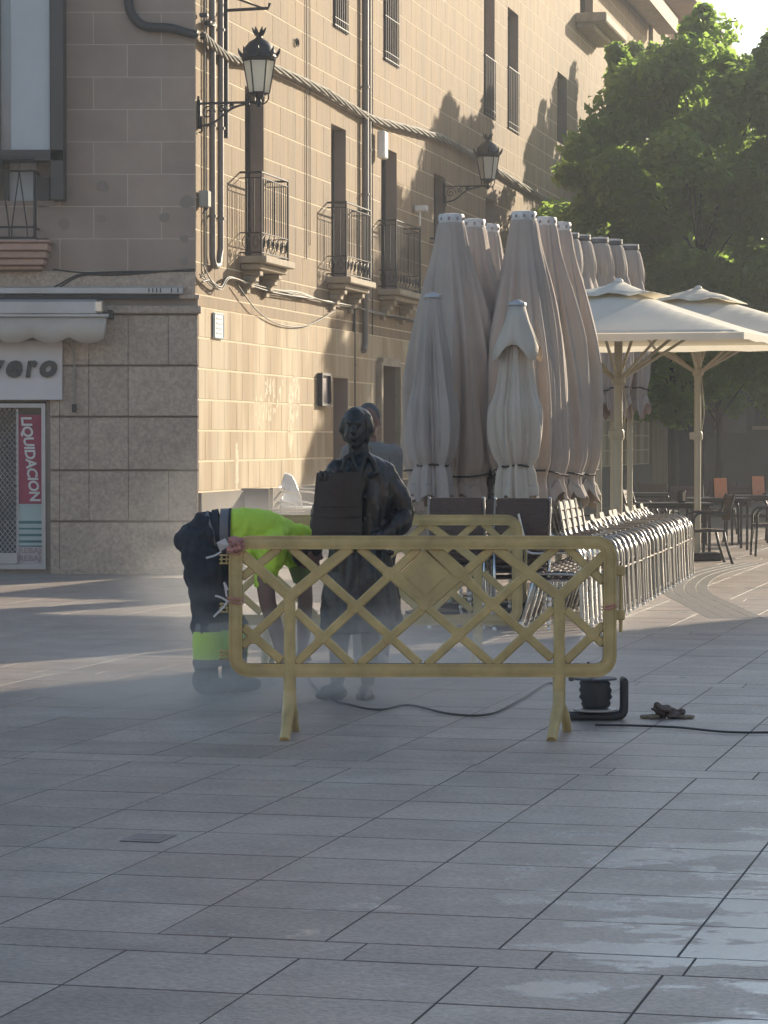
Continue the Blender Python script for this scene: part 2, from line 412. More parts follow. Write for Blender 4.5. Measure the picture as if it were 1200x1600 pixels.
for d_, c, s_ in cand:
    w = s_[1]-s_[0]-.008; h = s_[3]-s_[2]-.013
    dz = rnd.uniform(-.0005, .0005)
    if d_ < 1e3 and near_n < 298:
        near_n += 1; key = (round(w, 3), round(h, 3))
        if key not in SM:
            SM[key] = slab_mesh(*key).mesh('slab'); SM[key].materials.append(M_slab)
        o = bpy.data.objects.new('paving_slab', SM[key]); link(o, ground)
        o.location = (c.x, c.y, dz); o.rotation_euler = (rnd.uniform(-.0008, .0008), rnd.uniform(-.0008, .0008), -tv+rnd.uniform(-.001, .001))
    else:
        mb = slab_mesh(w, h); rest.add([rotS @ Vector(v)+Vector((c.x, c.y, dz)) for v in mb.v], mb.f)
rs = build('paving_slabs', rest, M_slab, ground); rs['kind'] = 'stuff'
pv = MB()
for (x0, x1, y0, y1) in ((-90, -14.5, -60, 120), (16.5, 90, -60, 120), (-14.5, 16.5, -60, 6.0), (-14.5, 16.5, 60.5, 120)):
    pv.add([(x0, y0, -.0003), (x1, y0, -.0003), (x1, y1, -.0003), (x0, y1, -.0003)], [(0, 1, 2, 3)])
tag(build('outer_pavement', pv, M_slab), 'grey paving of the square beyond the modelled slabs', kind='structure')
# curved band of small setts at the right
sb = MB()
cur = [G(1196, 966), G(1150, 945), G(1110, 925), G(1112, 908), G(1140, 894), G(1200, 880)]
cur = smoothpath(cur, 14)
acc = 0
for i in range(len(cur)-1):
    a, b = cur[i], cur[i+1]; t = (b-a); L = t.length
    if L < .02: continue
    ang = math.atan2(t.y, t.x); rot = Euler((0, 0, ang)).to_matrix(); nrm = rot @ Vector((0, -1, 0))
    nseg = max(1, int(L/.26))
    for q in range(nseg):
        p = a+t*((q+.5)/nseg)
        for r_ in range(4):
            sb.cbox(p-nrm*(.065+.13*r_)+Vector((0, 0, -.0045)), (L/nseg-.012, .118, .012), .001, rot)
o = build('setts', sb, mat('sett_stone', (.17, .155, .14), .6, var=.25, scale=9), ground); o['kind'] = 'stuff'
# inspection cover and cracks set into the slabs
cv = G(232, 1310)
b_ = MB()
b_.cbox(cv+Vector((0, 0, .0025)), (.17, .22, .002), .001, rotS)
b_.box(cv+Vector((0, 0, .0042)), (.10, .13, .001), rotS)
co = build('inspection_cover', b_, mat('cover_iron', (.25, .225, .21), .6, .4, var=.2), None, origin=cv)
tag(co, 'small rectangular dark inspection cover set flush in the foreground slabs', 'cover')

# ---------------------------------------------------------------- main building
CX, CY = -2.25, 33.7
FA = math.atan(980/4400)
fu, fn = Vector((sin(FA), cos(FA), 0)), Vector((cos(FA), -sin(FA), 0))
O0 = Vector((CX, CY, 0))
def F(t, w, z): return O0+fu*t+fn*w+Vector((0, 0, z))          # long facade
def SH(t, w, z): return O0+Vector((-t, -w, z))                    # shop wall, t to the left, w toward the camera
rotF = Matrix((fu, -fn, Vector((0, 0, 1)))).transposed()           # local x along facade, -y outward
rotSH = Matrix.Identity(3)
bld = thing('corner_building', O0, 'long ochre stone building at the street corner with a brown shop front wall', 'building')

def rect_minus(rects, op):
    o = []
    for (a, b, c, d) in rects:
        A, B, C_, D = op
        if b <= A or a >= B or d <= C_ or c >= D: o.append((a, b, c, d)); continue
        if a < A: o.append((a, A, c, d))
        if b > B: o.append((B, b, c, d))
        x0, x1 = max(a, A), min(b, B)
        if c < C_: o.append((x0, x1, c, C_))
        if d > D: o.append((x0, x1, D, d))
    return o
def backing(fr, t0, t1, z0, z1, ops, w=0.0):
    ts = sorted({t0, t1} | {x for o in ops for x in o[:2] if t0 < x < t1}); zs = sorted({z0, z1} | {x for o in ops for x in o[2:4] if z0 < x < z1})
    mb = MB()
    for a, b in zip(ts, ts[1:]):
        for c, d in zip(zs, zs[1:]):
            m = ((a+b)/2, (c+d)/2)
            if any(o[0] < m[0] < o[1] and o[2] < m[1] < o[3] for o in ops): continue
            mb.add([fr(a, w, c), fr(b, w, c), fr(b, w, d), fr(a, w, d)], [(0, 1, 2, 3)])
    return mb
def reveals(mb, fr, ops, depth=.25, w=0.0):
    for o in ops:
        a, b, c, d = o[:4]; dp = o[4] if len(o) > 4 else depth
        for p, q in (((a, c), (b, c)), ((b, c), (b, d)), ((b, d), (a, d)), ((a, d), (a, c))):
            mb.add([fr(p[0], w, p[1]), fr(q[0], w, q[1]), fr(q[0], w-dp, q[1]), fr(p[0], w-dp, p[1])], [(0, 1, 2, 3)])
def blocks(fr, rot, t0, t1, z0, z1, bw, bh, ops, gap, thick, m, wallobj, nmax, name='block', w=0.0, jitter=.0, distf=None, vgap=None):
    out = []; r = 0; z = z0
    vgap = vgap or gap
    while z < z1-.02:
        zt = min(z+bh, z1); x = t0-(bw*.5 if r % 2 else 0)
        while x < t1:
            a, b = max(x, t0), min(x+bw, t1)
            if b-a > .04:
                rc = [(a+vgap/2, b-vgap/2, z+gap/2, zt-gap/2)]
                for o in ops: rc = rect_minus(rc, (o[0]-.001, o[1]+.001, o[2]-.001, o[3]+.001))
                out += [q for q in rc if q[1]-q[0] > .03 and q[3]-q[2] > .03]
            x += bw
        z = zt; r += 1
    out.sort(key=lambda q: (distf(q) if distf else q[0]))
    stuff = MB(); cache = {}; L = base_of(wallobj)
    for i, q in enumerate(out):
        sz = (round(q[1]-q[0], 3), thick, round(q[3]-q[2], 3)); c = fr((q[0]+q[1])/2, w+thick/2+rnd.uniform(-jitter, jitter), (q[2]+q[3])/2)
        if i < nmax:
            if sz not in cache:
                cache[sz] = MB().cbox((0, 0, 0), sz, .0025).mesh(name); cache[sz].materials.append(m)
            o = bpy.data.objects.new(name, cache[sz]); link(o, wallobj); o.location = c-L
            o.rotation_euler = rot.to_euler()
        else: stuff.box(c, sz, rot)
    if stuff.v:
        o = build(name+'s', stuff, m, wallobj); o['kind'] = 'stuff'
# openings of the long facade: t0,t1,z0,z1,depth
TL = 43.0; ZT = 12.7
WO = [(2.22, 3.13, 3.95, 6.1), (6.86, 7.77, 3.95, 6.13), (10.14, 11.26, 3.95, 6.14), (6.98, 7.86, 7.52, 8.9), (10.3, 11.35, 7.48, 9.0),
      (18.8, 19.9, 7.6, 10.3), (21.3, 22.5, 7.6, 9.96), (27.4, 28.7, 8.0, 9.5), (30.6, 32.6, 11.1, 12.3), (2.2, 3.1, 8.6, 10.9), (14.2, 15.2, 3.95, 6.1), (19, 20, 3.95, 6.1)]
DO = [(6.85, 7.75, 0.02, 2.5, .25), (9.75, 11.0, 0.02, 2.75, .3), (13.5, 14.9, .02, 2.7, .3), (18, 20.5, .02, 2.8, .3)]
LOW = 3.20
sidew = backing(F, 0, TL, LOW, ZT, WO)
sidew_o = build('upper_side_wall', sidew, M_mortar, bld)
for o in WO: rv = MB(); reveals(rv, F, [o], .25, .0035); build('window_reveal', rv, M_shopwall, bld)
loww = backing(F, 0, TL, 0, LOW, DO, w=.03); loww.add([F(0, .03, LOW), F(TL, .03, LOW), F(TL, 0, LOW), F(0, 0, LOW)], [(0, 1, 2, 3)])
low_o = build('lower_side_wall', loww, M_mortar, bld)
for o in DO: rv = MB(); reveals(rv, F, [o], .3, .036); build('door_reveal', rv, M_shopwall, bld)
blocks(F, rotF, 0, TL, LOW+.15, ZT, .80, .385, WO, .015, .003, M_render, sidew_o, 150, 'render_block', distf=lambda q: q[0]+.8*q[2] if q[2] < 7.5 else 99+q[0], vgap=.010)
strip_ops = []
s_ = MB(); s_.box(F(TL/2, .003+.0, LOW+.075), (TL, .006, .13), rotF); build('plain_band', s_, M_render, sidew_o)
blocks(F, rotF, 0, TL, .98, LOW, .56, .37, DO, .022, .005, M_tile, low_o, 95, 'facing_tile', w=.03, vgap=.007)
# grey base course
bc = MB()
for a, b in ((0, 6.83), (7.77, 9.73), (11.02, 13.48), (14.92, 17.98), (20.52, TL)):
    bc.box(F((a+b)/2, .05, .485), (b-a, .04, .97), rotF)
build('base_course', bc, mat('grey_base_render', (.15, .13, .11), .9, var=.15, scale=3, bump=.3), bld)
# shop wall
SO = [(1.79, 4.2, .06, 2.06, .18), (1.66, 3.9, 4.46, 8.6, .2)]
shopw = backing(SH, 0, 6, 3.3, ZT, SO[1:]); shopw_o = build('upper_shop_wall', shopw, M_shopmortar, bld)
gr = backing(SH, -.03, 6, 0, 3.3, SO[:1], w=.05); gr.add([SH(-.03, .05, 0), SH(-.03, .05, 3.3), SH(-.03, -.05, 3.3), SH(-.03, -.05, 0)], [(0, 1, 2, 3)])
gr_o = build('lower_shop_wall', gr, M_granjoint, bld)
for o in SO: rv = MB(); reveals(rv, SH, [o], .2, .0); build('shop_reveal', rv, M_shopwall, bld)
blocks(SH, rotSH, 0, 6, 3.62, ZT, .81, .385, SO, .010, .002, M_shopwall, shopw_o, 60, 'render_block', distf=lambda q: q[0]+(q[2]-3 if q[2] < 7 else 99))
bd = MB(); bd.cbox(SH(3, .03, 3.46), (6.0, .06, .30), .006); bd.cbox(SH(2.98, .06, 3.31), (6.06, .12, .05), .006)
build('string_course', bd, M_granite, bld)
zc = [0.0, .63, 1.24, 1.88, 2.49, 3.10]; 
gcut = {}
L0 = base_of(bld)
for i in range(5):
    xs = [-.03, .32+.0*i, .80, 1.27, 1.62 if i < 4 else 1.8, 2.4, 3.2, 4.1, 5, 6]
    if i in (0,): xs = [-.03, 1.62, 2.4, 3.3, 4.2, 5, 6]
    if i in (2, 3): xs = [-.03, .80, 1.27, 1.62, 2.4, 3.2, 4.1, 5, 6]
    for a, b in zip(xs, xs[1:]):
        rc = [(a+.002, b-.002, zc[i]+(.012 if i else 0), zc[i+1]-.012)]
        for o in SO[:1]: rc = rect_minus(rc, (o[0]-.06, o[1]+.06, 0, o[3]+.06))
        for q in rc:
            if q[1]-q[0] < .04 or q[3]-q[2] < .04: continue
            mb = MB().cbox((0, 0, 0), (q[1]-q[0], .05, q[3]-q[2]), .006)
            me = mb.mesh('granite_block'); me.materials.append(M_granite); o = bpy.data.objects.new('granite_block', me)
            link(o, gr_o); o.location = SH((q[0]+q[1])/2, .075, (q[2]+q[3])/2)-L0
pl = MB(); pl.cbox(SH(.8, .115, .03), (1.66, .03, .06), .004); build('plinth_edge', pl, M_granite, bld)
ledge = MB(); ledge.cbox(SH(2.98, .075, 3.155), (6.1, .15, .09), .01); build('granite_ledge', ledge, M_granite, bld)
# grey cement patches
for (px, py, r) in ((160, 291, .07), (158, 342, .05), (100, 350, .065), (288, 373, .05), (288, 408, .05), (257, 340, .06), (292, 315, .08), (72, 262, .11)):
    p = W(px, py, CY); mb = MB()
    n = 18; vs = [(p.x+r*(1+.12*sin(3*q+px)+.08*rnd.random())*cos(q), CY-.0075, p.z+r*(1+.1*sin(2*q+py))*sin(q)) for q in [2*pi*k/n for k in range(n)]]
    vs += [(x, CY-.001, z) for x, y, z in vs]
    mb.add(vs, [tuple(range(n))]+[(i, (i+1) % n, n+(i+1) % n, n+i) for i in range(n)]); build('cement_patch', mb, M_patch, shopw_o)
cr_ = MB(); poly = [F(.6, -.5, 0), F(TL-.3, -.5, 0), F(TL-.3, -5, 0), F(2, -5.2, 0), SH(5.9, -1.2, 0), SH(5.9, -.45, 0), SH(.4, -.45, 0)]
n_ = len(poly); cr_.add(poly+[p+Vector((0, 0, ZT-.05)) for p in poly], [tuple(range(n_)), tuple(range(n_, 2*n_))]+[(i, (i+1) % n_, (i+1) % n_+n_, i+n_) for i in range(n_)])
build('light_blocking_core', cr_, M_dark, bld)  # unseen dark core added to stop sunlight leaking through the hollow building
# roof: eaves, tiles
ev = MB(); ev.box(F(TL/2, .0, ZT+.1), (TL+.4, 1.5, .2), rotF); ev.box(F(TL/2, .5, ZT-.12), (TL+.2, .5, .24), rotF)
build('eaves_cornice', ev, M_stone, bld)
rf = MB(); rf.add([F(-.3, .8, ZT+.2), F(TL+.3, .8, ZT+.2), F(TL+.3, -5, ZT+2), F(-6.5, -5, ZT+2)], [(0, 1, 2, 3)])
rf.add([F(-.3, .8, ZT+.2), SH(6.4, .8, ZT+.2), F(-6.5, -5, ZT+2)], [(0, 1, 2)]); build('roof', rf, M_rooftile, bld)
# windows
def fwindow(o, kind='shutter', fr=F, rot=rotF):
    a, b, c, d = o[:4]; dp = (o[4] if len(o) > 4 else .25)-.03
    mb = MB(); t = .05
    for (x, z, sx, sz) in (((a+b)/2, d-t/2, b-a, t), ((a+b)/2, c+t/2, b-a, t), (a+t/2, (c+d)/2, t, d-c-2*t), (b-t/2, (c+d)/2, t, d-c-2*t), ((a+b)/2, (c+d)/2, t, d-c-2*t)):
        mb.box(fr(x, -dp+.02, z), (sx, .05, sz), rot)
    w = build('window_frame', mb, M_frame, bld)
    p = MB().box(fr((a+b)/2, -dp-.02, (c+d)/2), (b-a, .015, d-c), rot); build('pane', p, M_glass, w)
    if kind == 'shutter':
        s2 = MB(); z = c+.05
        while z < d-.3: s2.box(fr(a+(b-a)*.25, -dp+.07, z), ((b-a)*.46, .02, .045), rot @ Euler((.5, 0, 0)).to_matrix()); z += .06
        x = build('louvre_shutter', s2, M_shutter, w)
for i, o in enumerate(WO): fwindow(o, 'shutter' if i in (1, 2, 0, 10, 11) else 'plain')
for o in DO:
    a, b, c, d, dp = o
    mb = MB().box(F((a+b)/2, -dp+.03, (c+d)/2), (b-a, .05, d-c), rotF)
    for q in range(3): mb.cbox(F((a+b)/2, -dp+.065, c+.35+q*.75), ((b-a)*.7, .03, .6), .01, rotF)
    dd = build('door', mb, M_fardark, bld)
    build('handle', MB().cbox(F(a+.12, -dp+.1, 1.05), (.03, .05, .14), .008, rotF), M_alu, dd)
dj = MB(); dj.box(F(9.69, .08, 1.4), (.12, .09, 2.8), rotF); dj.box(F(11.06, .08, 1.4), (.12, .09, 2.8), rotF); dj.box(F(10.375, .08, 2.81), (1.25, .09, .12), rotF)
build('door_surround', dj, M_stone, bld)
# balconies
def balcony(t0, t1, w, z0, big=True):
    zf = z0-.02; Lb = t1-t0; tc = (t0+t1)/2
    sl = MB(); sl.cbox(F(tc, w/2+.03, zf-.05), (Lb+.12, w+.10, .09), .012, rotF)
    sl.cbox(F(tc, w/2, zf-.135), (Lb+.02, w*.92, .07), .012, rotF)
    ob = build('balcony_slab', sl, M_stone, bld)
    for tt in (t0+.2, t1-.2):
        cb = MB()
        for i in range(4):
            ww = w*(.82-.2*i); cb.cbox(F(tt, ww/2, zf-.21-.075*i), (.16, ww, .072), .01, rotF)
        build('corbel', cb, M_stone, ob)
    zr = zf+1.05
    top = MB(); top.tube([F(t0, 0, zr), F(t0, w, zr), F(t1, w, zr), F(t1, 0, zr)], .014, 6)
    top.tube([F(t0, 0, zr-.07), F(t0, w, zr-.07), F(t1, w, zr-.07), F(t1, 0, zr-.07)], .007, 6)
    top.tube([F(t0, 0, zf+.04), F(t0, w, zf+.04), F(t1, w, zf+.04), F(t1, 0, zf+.04)], .010, 6)
    top.tube([F(t0, 0, zf+.29), F(t0, w, zf+.29), F(t1, w, zf+.29), F(t1, 0, zf+.29)], .008, 6)
    for (tt, ww) in ((t0, w), (t1, w)): top.tube([F(tt, ww, zf-.0), F(tt, ww, zr+.02)], .014, 6)
    rail = build('railing', top, M_iron, bld)
    nb = int(Lb/.105)
    me = MB().tube([(0, 0, .29), (0, 0, .62), (0, 0, .98)], [.0065, .008, .0065], 6).mesh('baluster'); me.materials.append(M_iron)
    pos = [(t0+Lb*i/nb, w) for i in range(1, nb)]+[(t0, w*i/3) for i in (1, 2)]+[(t1, w*i/3) for i in (1, 2)]
    for (tt, ww) in pos:
        o = bpy.data.objects.new('baluster', me); link(o, rail); o.location = F(tt, ww, zf)-L0
    sc = MB()
    ns = max(3, int(Lb/.21))
    for i in range(ns):
        c0 = t0+Lb*(i+.5)/ns; pts = []
        for sgn in (-1, 1):
            pts = [F(c0+sgn*(.075-.055*k/12)*cos(k*.62+0)*1.0, w, zf+.165+.09*(1-.5*k/12)*sin(k*.62)) for k in range(13)]
            sc.tube(pts, .0055, 5)
        sc.tube([F(c0-.09, w, zf+.05), F(c0+.09, w, zf+.28)], .004, 4)
    for sgn in (t0, t1):
        for j in range(2):
            c0 = w*(j+.5)/2
            sc.tube([F(sgn, c0+.05*(1-.5*k/12)*cos(k*.62), zf+.165+.09*(1-.5*k/12)*sin(k*.62)) for k in range(13)], .0055, 5)
    build('scroll_panel', sc, M_iron, rail)
balcony(1.98, 3.32, .28, 3.95)
balcony(6.62, 8.15, .28, 3.95)
balcony(9.95, 11.75, .28, 3.95)
balcony(13.9, 15.6, .28, 3.95)
# window bars
def bars(o, z1, proud=.03, rail=True):
    a, b, c, d = o[:4]; mb = MB(); n = 7
    for i in range(n): mb.tube([F(a+.05+(b-a-.1)*i/(n-1), proud, c+.0), F(a+.05+(b-a-.1)*i/(n-1), proud, z1)], .009, 6)
    zz = c+.15
    while zz < z1: mb.tube([F(a, proud, zz), F(b, proud, zz)], .008, 6); zz += .55 if not rail else 5
    mb.tube([F(a-.02, proud, z1), F(b+.02, proud, z1)], .013, 6); mb.tube([F(a-.02, proud, c+.04), F(b+.02, proud, c+.04)], .011, 6)
    build('window_bars', mb, M_iron, bld)
bars(WO[3], 8.85, rail=False); bars(WO[4], 8.95, rail=False); bars(WO[5], 8.7); bars(WO[6], 8.8)
x = MB(); x.cbox(F(31.6, .35, 11.0), (3.4, .7, .22), .03, rotF); x.cbox(F(31.6, .2, 10.84), (3.2, .4, .14), .03, rotF); build('upper_balcony_slab', x, M_stone, bld)
# shop front: wide mirador above, display below
# upper glazed bay on the left
mir = MB()
px2 = lambda p: (306-p)/130.6
xr = px2(105); xl = 3.4
mir.box(SH((px2(86)+xr)/2, .18, 6.6), (.15, .36, 4.3))
mir.box(SH((xr+xl)/2, .33, 4.99), (xl-xr, .06, .08)); mir.box(SH((xr+xl)/2, .18, 4.93), (xl-xr, .36, .05))
mir.box(SH(px2(4), .33, 6.9), (.07, .06, 3.7)); mir.box(SH(px2(-30), .33, 6.9), (.07, .06, 3.7))
mr = build('glazed_bay_frame', mir, M_frame, bld)
build('blind', MB().box(SH(px2(50), .30, 6.9), (.52, .02, 3.75)), M_curtain, mr)
build('pane', MB().box(SH(px2(-15), .31, 6.9), (.28, .015, 3.75)), M_glass, mr)
build('pane', MB().box(SH(px2(16), .31, 6.9), (.12, .015, 3.75)), mat('tinted_glass', (.22, .22, .23), .1, bump=0), mr)
dg_ = MB()
dg_.box(SH(px2(68), -.05, 4.45), (.15, .10, .98)); dg_.box(SH(px2(11), -.03, 4.45), (.05, .06, .98)); build('door_jamb', dg_, M_frame, bld)
build('balcony_door_pane', MB().box(SH(px2(38), -.08, 4.45), (.36, .02, .98)), M_curtain, bld)
build('balcony_door_glass', MB().box(SH(px2(-8), -.085, 4.45), (.25, .02, .98)), M_glass, bld)
ra = MB(); wr = .40
zt, zb = W(0, 267, CY-.4).z, W(0, 355, CY-.4).z
xa = px2(62)
ra.tube([SH(xa, 0, zt), SH(xa, wr, zt), SH(3.4, wr, zt)], .014, 6); ra.tube([SH(xa, 0, zb), SH(xa, wr, zb), SH(3.4, wr, zb)], .012, 6)
ra.tube([SH(xa, 0, 3.99), SH(xa, wr, 3.99), SH(3.4, wr, 3.99)], .014, 6)
ra.tube([SH(xa, wr, 3.98), SH(xa, wr, zt+.0)], .018, 6)
for i in range(8):
    xx = px2(38)+(i-1)*.205*1.03; 
    if xx < xa: continue
    ra.tube([SH(xx+.0, wr, zt), SH(xx+.09, wr, zb), SH(xx+.09, wr, 3.99)], .008, 6); ra.tube([SH(xx, wr, zt), SH(xx-.09, wr, zb), SH(xx-.09, wr, 3.99)], .008, 6)
    ra.tube([SH(xx, wr, zt), SH(xx, wr, zt+.14)], .008, 6)
ra.tube([SH(xa, wr, zt+.14), SH(3.4, wr, zt+.14)], .013, 6)
build('railing', ra, M_iron, bld)
co = MB()
for i, (wd, h, dxx) in enumerate(((.46, .035, 0), (.42, .09, .03), (.36, .085, .06), (.30, .08, .09), (.22, .05, .13))):
    z = 3.965-sum((.035, .09, .085, .08, .05)[:i])-h/2; a = px2(86)+dxx
    co.cbox(SH((a+3.6)/2, wd/2, z), (3.6-a, wd, h-.004), .012)
build('balcony_corbel', co, M_pink, bld)
# light strip, awning, sign
ls = MB(); z = W(0, 455, CY).z; a0 = px2(288)
ls.cbox(SH((a0+4)/2, .13, z), (4-a0, .10, .085), .01); so_ = build('lintel_channel', ls, M_aludull, bld)
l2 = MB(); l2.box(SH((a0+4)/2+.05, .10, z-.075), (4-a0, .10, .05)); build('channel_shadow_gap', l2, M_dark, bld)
for k in (235, 241, 247, 253, 270, 280): build('slot', MB().box(SH(px2(k), .182, z), (.014, .004, .05)), M_dark, so_)
awn = thing('shop_awning', SH(1.1, .1, 3.0), 'retracted awning with scalloped beige valance over the shop window', 'awning')
am = MB(); zc_ = W(0, 481, CY-.35).z; ax = px2(160)
am.cbox(SH((ax+4)/2, .33, zc_), (4-ax, .26, .19), .03); build('cassette', am, M_aludull, awn, bevel=0)
build('end_cap', MB().cbox(SH(ax-.01, .34, zc_+.01), (.10, .28, .15), .02), M_alu, awn)
build('lower_bar', MB().cbox(SH((px2(176)+4)/2, .42, W(0, 493, CY-.4).z), (4-px2(176), .06, .04), .008), M_aludull, awn)
build('bracket', MB().cbox(SH(px2(176), .2, W(0, 492, CY-.2).z), (.06, .4, .10), .006), M_dark, awn)
vl = MB(); zt_ = W(0, 496, CY-.42).z; xs = np.linspace(px2(172), 4, 90); n = len(xs); vs = []
for i, x_ in enumerate(xs):
    sc_ = abs(sin((x_-px2(172))*pi/.44)); zz = zt_-.23-.075*sc_
    if i == 0: zz += .12
    for f_, zq in ((0, zt_), (.5, (zt_+zz)/2), (1, zz)): vs.append(SH(x_, .425+.02*f_*sin(x_*9)+.01*f_, zq))
vl.add(vs, [(i*3+j, (i+1)*3+j, (i+1)*3+j+1, i*3+j+1) for i in range(n-1) for j in range(2)])
o = build('valance', vl, M_awning, awn, smooth=True); o.modifiers.new('s', 'SOLIDIFY').thickness = .004
sg = thing('shop_sign', SH(2.3, .12, 1.95), 'pale shop sign board with raised dark italic letters above the window', 'sign')
zs0, zs1 = W(0, 625, CY-.15).z, W(0, 540, CY-.15).z
build('board', MB().cbox(SH((px2(100)+4.2)/2, .15, (zs0+zs1)/2+.03), (4.2-px2(100), .05, zs1-zs0+.06), .006), M_sign, sg)
xcur = 0
tm = text_mb('vero', .40, .018, shear=.22, offset=.012, space=1.12)
xs_ = [v[0] for v in tm.v]; x0_, x1_ = min(xs_), max(xs_)
for ch, px0, px1 in (('v', -15, 8), ('e', 9.5, 35), ('r', 40, 59), ('o', 62, 89.5)):
    tm = text_mb(ch, .40, .018, shear=.22, offset=.02)
    a = min(v[0] for v in tm.v); b = max(v[0] for v in tm.v); za = min(v[2] for v in tm.v); zb_ = max(v[2] for v in tm.v)
    X0, X1 = W(px0, 590, CY-.19).x, W(px1, 590, CY-.19).x; Z0, Z1 = W(0, 590, CY-.19).z, W(0, 563, CY-.19).z
    tm.tf(lambda v: Vector((X0+(v.x-a)/(b-a)*(X1-X0), CY-.195+v.y, Z0+(v.z-za)/(zb_-za)*(Z1-Z0)))); build('letter', tm, M_letter, sg)
wd = MB().tube(smoothpath([SH(px2(104), .14, W(0, 536, CY).z), SH(px2(113), .15, W(0, 542, CY).z), SH(px2(118), .13, W(0, 560, CY).z), SH(px2(118), .12, W(0, 630, CY).z)], 4), .011, 6)
cr = build('conduit', wd, M_greycable, bld); build('crank_hook', MB().cbox(SH(px2(118), .14, W(0, 638, CY).z), (.05, .05, .10), .01), M_dark, bld)
# display window
zt_, zb_ = 2.04, .06
fm = MB(); a0, a1 = px2(72), px2(66)
fm.box(SH((a0+a1)/2, .04, (zt_+zb_)/2), (a1-a0, .10, zt_-zb_)); fm.box(SH((a1+4.2)/2, .04, zt_-.025), (4.2-a1, .10, .05)); fm.box(SH((a1+4.2)/2, .04, .09), (4.2-a1, .10, .06))
fm.box(SH(px2(27), .0, 1.05), (.03, .04, 1.85)); fm.box(SH((px2(27)+4.2)/2, .03, .19), (4.2-px2(27), .08, .13))
df = build('display_frame', fm, M_aludull, bld)
build('pane', MB().box(SH((a1+4.2)/2, -.03, 1.07), (4.2-a1, .01, 1.85)), M_glass, df)
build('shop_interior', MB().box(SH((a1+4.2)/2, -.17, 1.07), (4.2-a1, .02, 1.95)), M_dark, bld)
gl = MB(); x = px2(27); zz0, zz1 = .26, 1.98; st = .058
for i in range(-40, 60):
    for sgn in (1, -1):
        pts = []
        xa_ = x+i*st
        # clip a diagonal line to the panel
        z_a, z_b = zz0, zz1; xs0 = xa_; xs1 = xa_+sgn*(zz1-zz0)*.8
        pa, pb = Vector((xs0, z_a)), Vector((xs1, z_b)); lo, hi = 0, 1
        dx = pb.x-pa.x
        for bound, side in ((x, 1), (x+1.6, -1)):
            if abs(dx) < 1e-6: continue
            tt = (bound-pa.x)/dx
            if (dx > 0) == (side > 0): lo = max(lo, tt)
            else: hi = min(hi, tt)
        if hi-lo < .02: continue
        q0, q1 = pa.lerp(pb, lo), pa.lerp(pb, hi); gl.tube([SH(q0.x, .035, q0.y), SH(q1.x, .035, q1.y)], .0035, 4, False)
gg = build('security_grille', gl, M_alu, df)
ban = thing('liquidation_banner', SH(px2(48), .0, 1.0), 'crimson hanging banner reading LIQUIDACION behind the shop window', 'banner')
bx0, bx1 = px2(66), px2(28)
bz1, bz0 = W(0, 648, CY).z, W(0, 787, CY).z
wv = MB(); vs = []
for i in range(25):
    z = bz0+(bz1-bz0)*i/24
    for j in range(7): vs.append(SH(bx0+(bx1-bx0)*j/6, .012+.006*sin(z*7+j*.9), z))
wv.add(vs, [(i*7+j, i*7+j+1, (i+1)*7+j+1, (i+1)*7+j) for i in range(24) for j in range(6)]); build('cloth', wv, M_red, ban, smooth=True)
tm = text_mb('LIQUIDACION', .2, .002, offset=.006, space=.95); a = min(v[0] for v in tm.v); b = max(v[0] for v in tm.v); za = min(v[2] for v in tm.v); zb2 = max(v[2] for v in tm.v)
def lq(v):
    f_ = (v.x-a)/(b-a); z = W(0, 652+f_*131, CY).z; px = 30+f_*14+(v.z-za)/(zb2-za)*20
    return Vector((W(px, 700, CY).x, CY-.028+v.y, z))
tm.tf(lq); build('lettering', tm, M_white, ban)
build('poster', MB().box(SH((bx0+bx1)/2, .008, W(0, 820, CY).z), (bx1-bx0, .004, .50)), M_poster, ban)
for py, h in ((816, .035), (826, .02), (836, .03), (846, .03), (853, .012)):
    build('poster_stripe', MB().box(SH((bx0+bx1)/2, .012, W(0, py, CY).z), (bx1-bx0-.01, .003, h)), M_teal, ban)
build('sale_notice', MB().box(SH((bx0+bx1)/2, .014, W(0, 868, CY).z), (bx1-bx0-.02, .003, .21)), M_posterg, ban)
for ty, py in (('REBAJ', 864), ('REBAJ', 876)):
    tm = text_mb(ty, .1, .001, offset=.003); a = min(v[0] for v in tm.v); b = max(v[0] for v in tm.v)
    tm.tf(lambda v: Vector((W(30, py, CY).x+(v.x-a)/(b-a)*.26, CY-.018+v.y, W(0, py, CY).z+v.z*.9))); build('notice_lettering', tm, M_postert, ban)
# pipes on the facade
def pipe(t, w, z0, z1, r=.045, m=M_pipe, hook=0, label=None):
    pts = [F(t, w, z0), F(t, w, z1)]
    if hook: pts = [F(t, w, z1), F(t, w, z0+.15)]+arc(F(t, w, z0+.1), F(t, w, z0-.08), F(t+hook, w, z0-.12), 5)
    mb = MB().tube(pts, r, 10)
    zz = z0+.6
    while zz < z1: mb.tube([F(t, w, zz), F(t, w, zz+.03)], r*1.25, 10); zz += 1.6
    build('drainpipe', mb, m, bld, smooth=True, auto=40)
zb1 = W(0, 412, 34.3).z
mb = MB().tube([F(.52, .06, 11.5), F(.52, .06, zb1+.12)]+arc(F(.52, .06, zb1+.1), F(.55, .06, zb1-.09), F(.80, .06, zb1+.0), 6)+[F(.88, .06, zb1+.2), F(.9, .06, 11.5)], .04, 10)
for zz in (4.3, 5.4, 6.6, 7.8): mb.tube([F(.52, .06, zz), F(.52, .06, zz+.03)], .052, 10); mb.tube([F(.9, .06, zz), F(.9, .06, zz+.03)], .052, 10)
build('drainpipe', mb, M_pipe, bld, smooth=True, auto=40)
zp = W(0, 210, 34.4).z
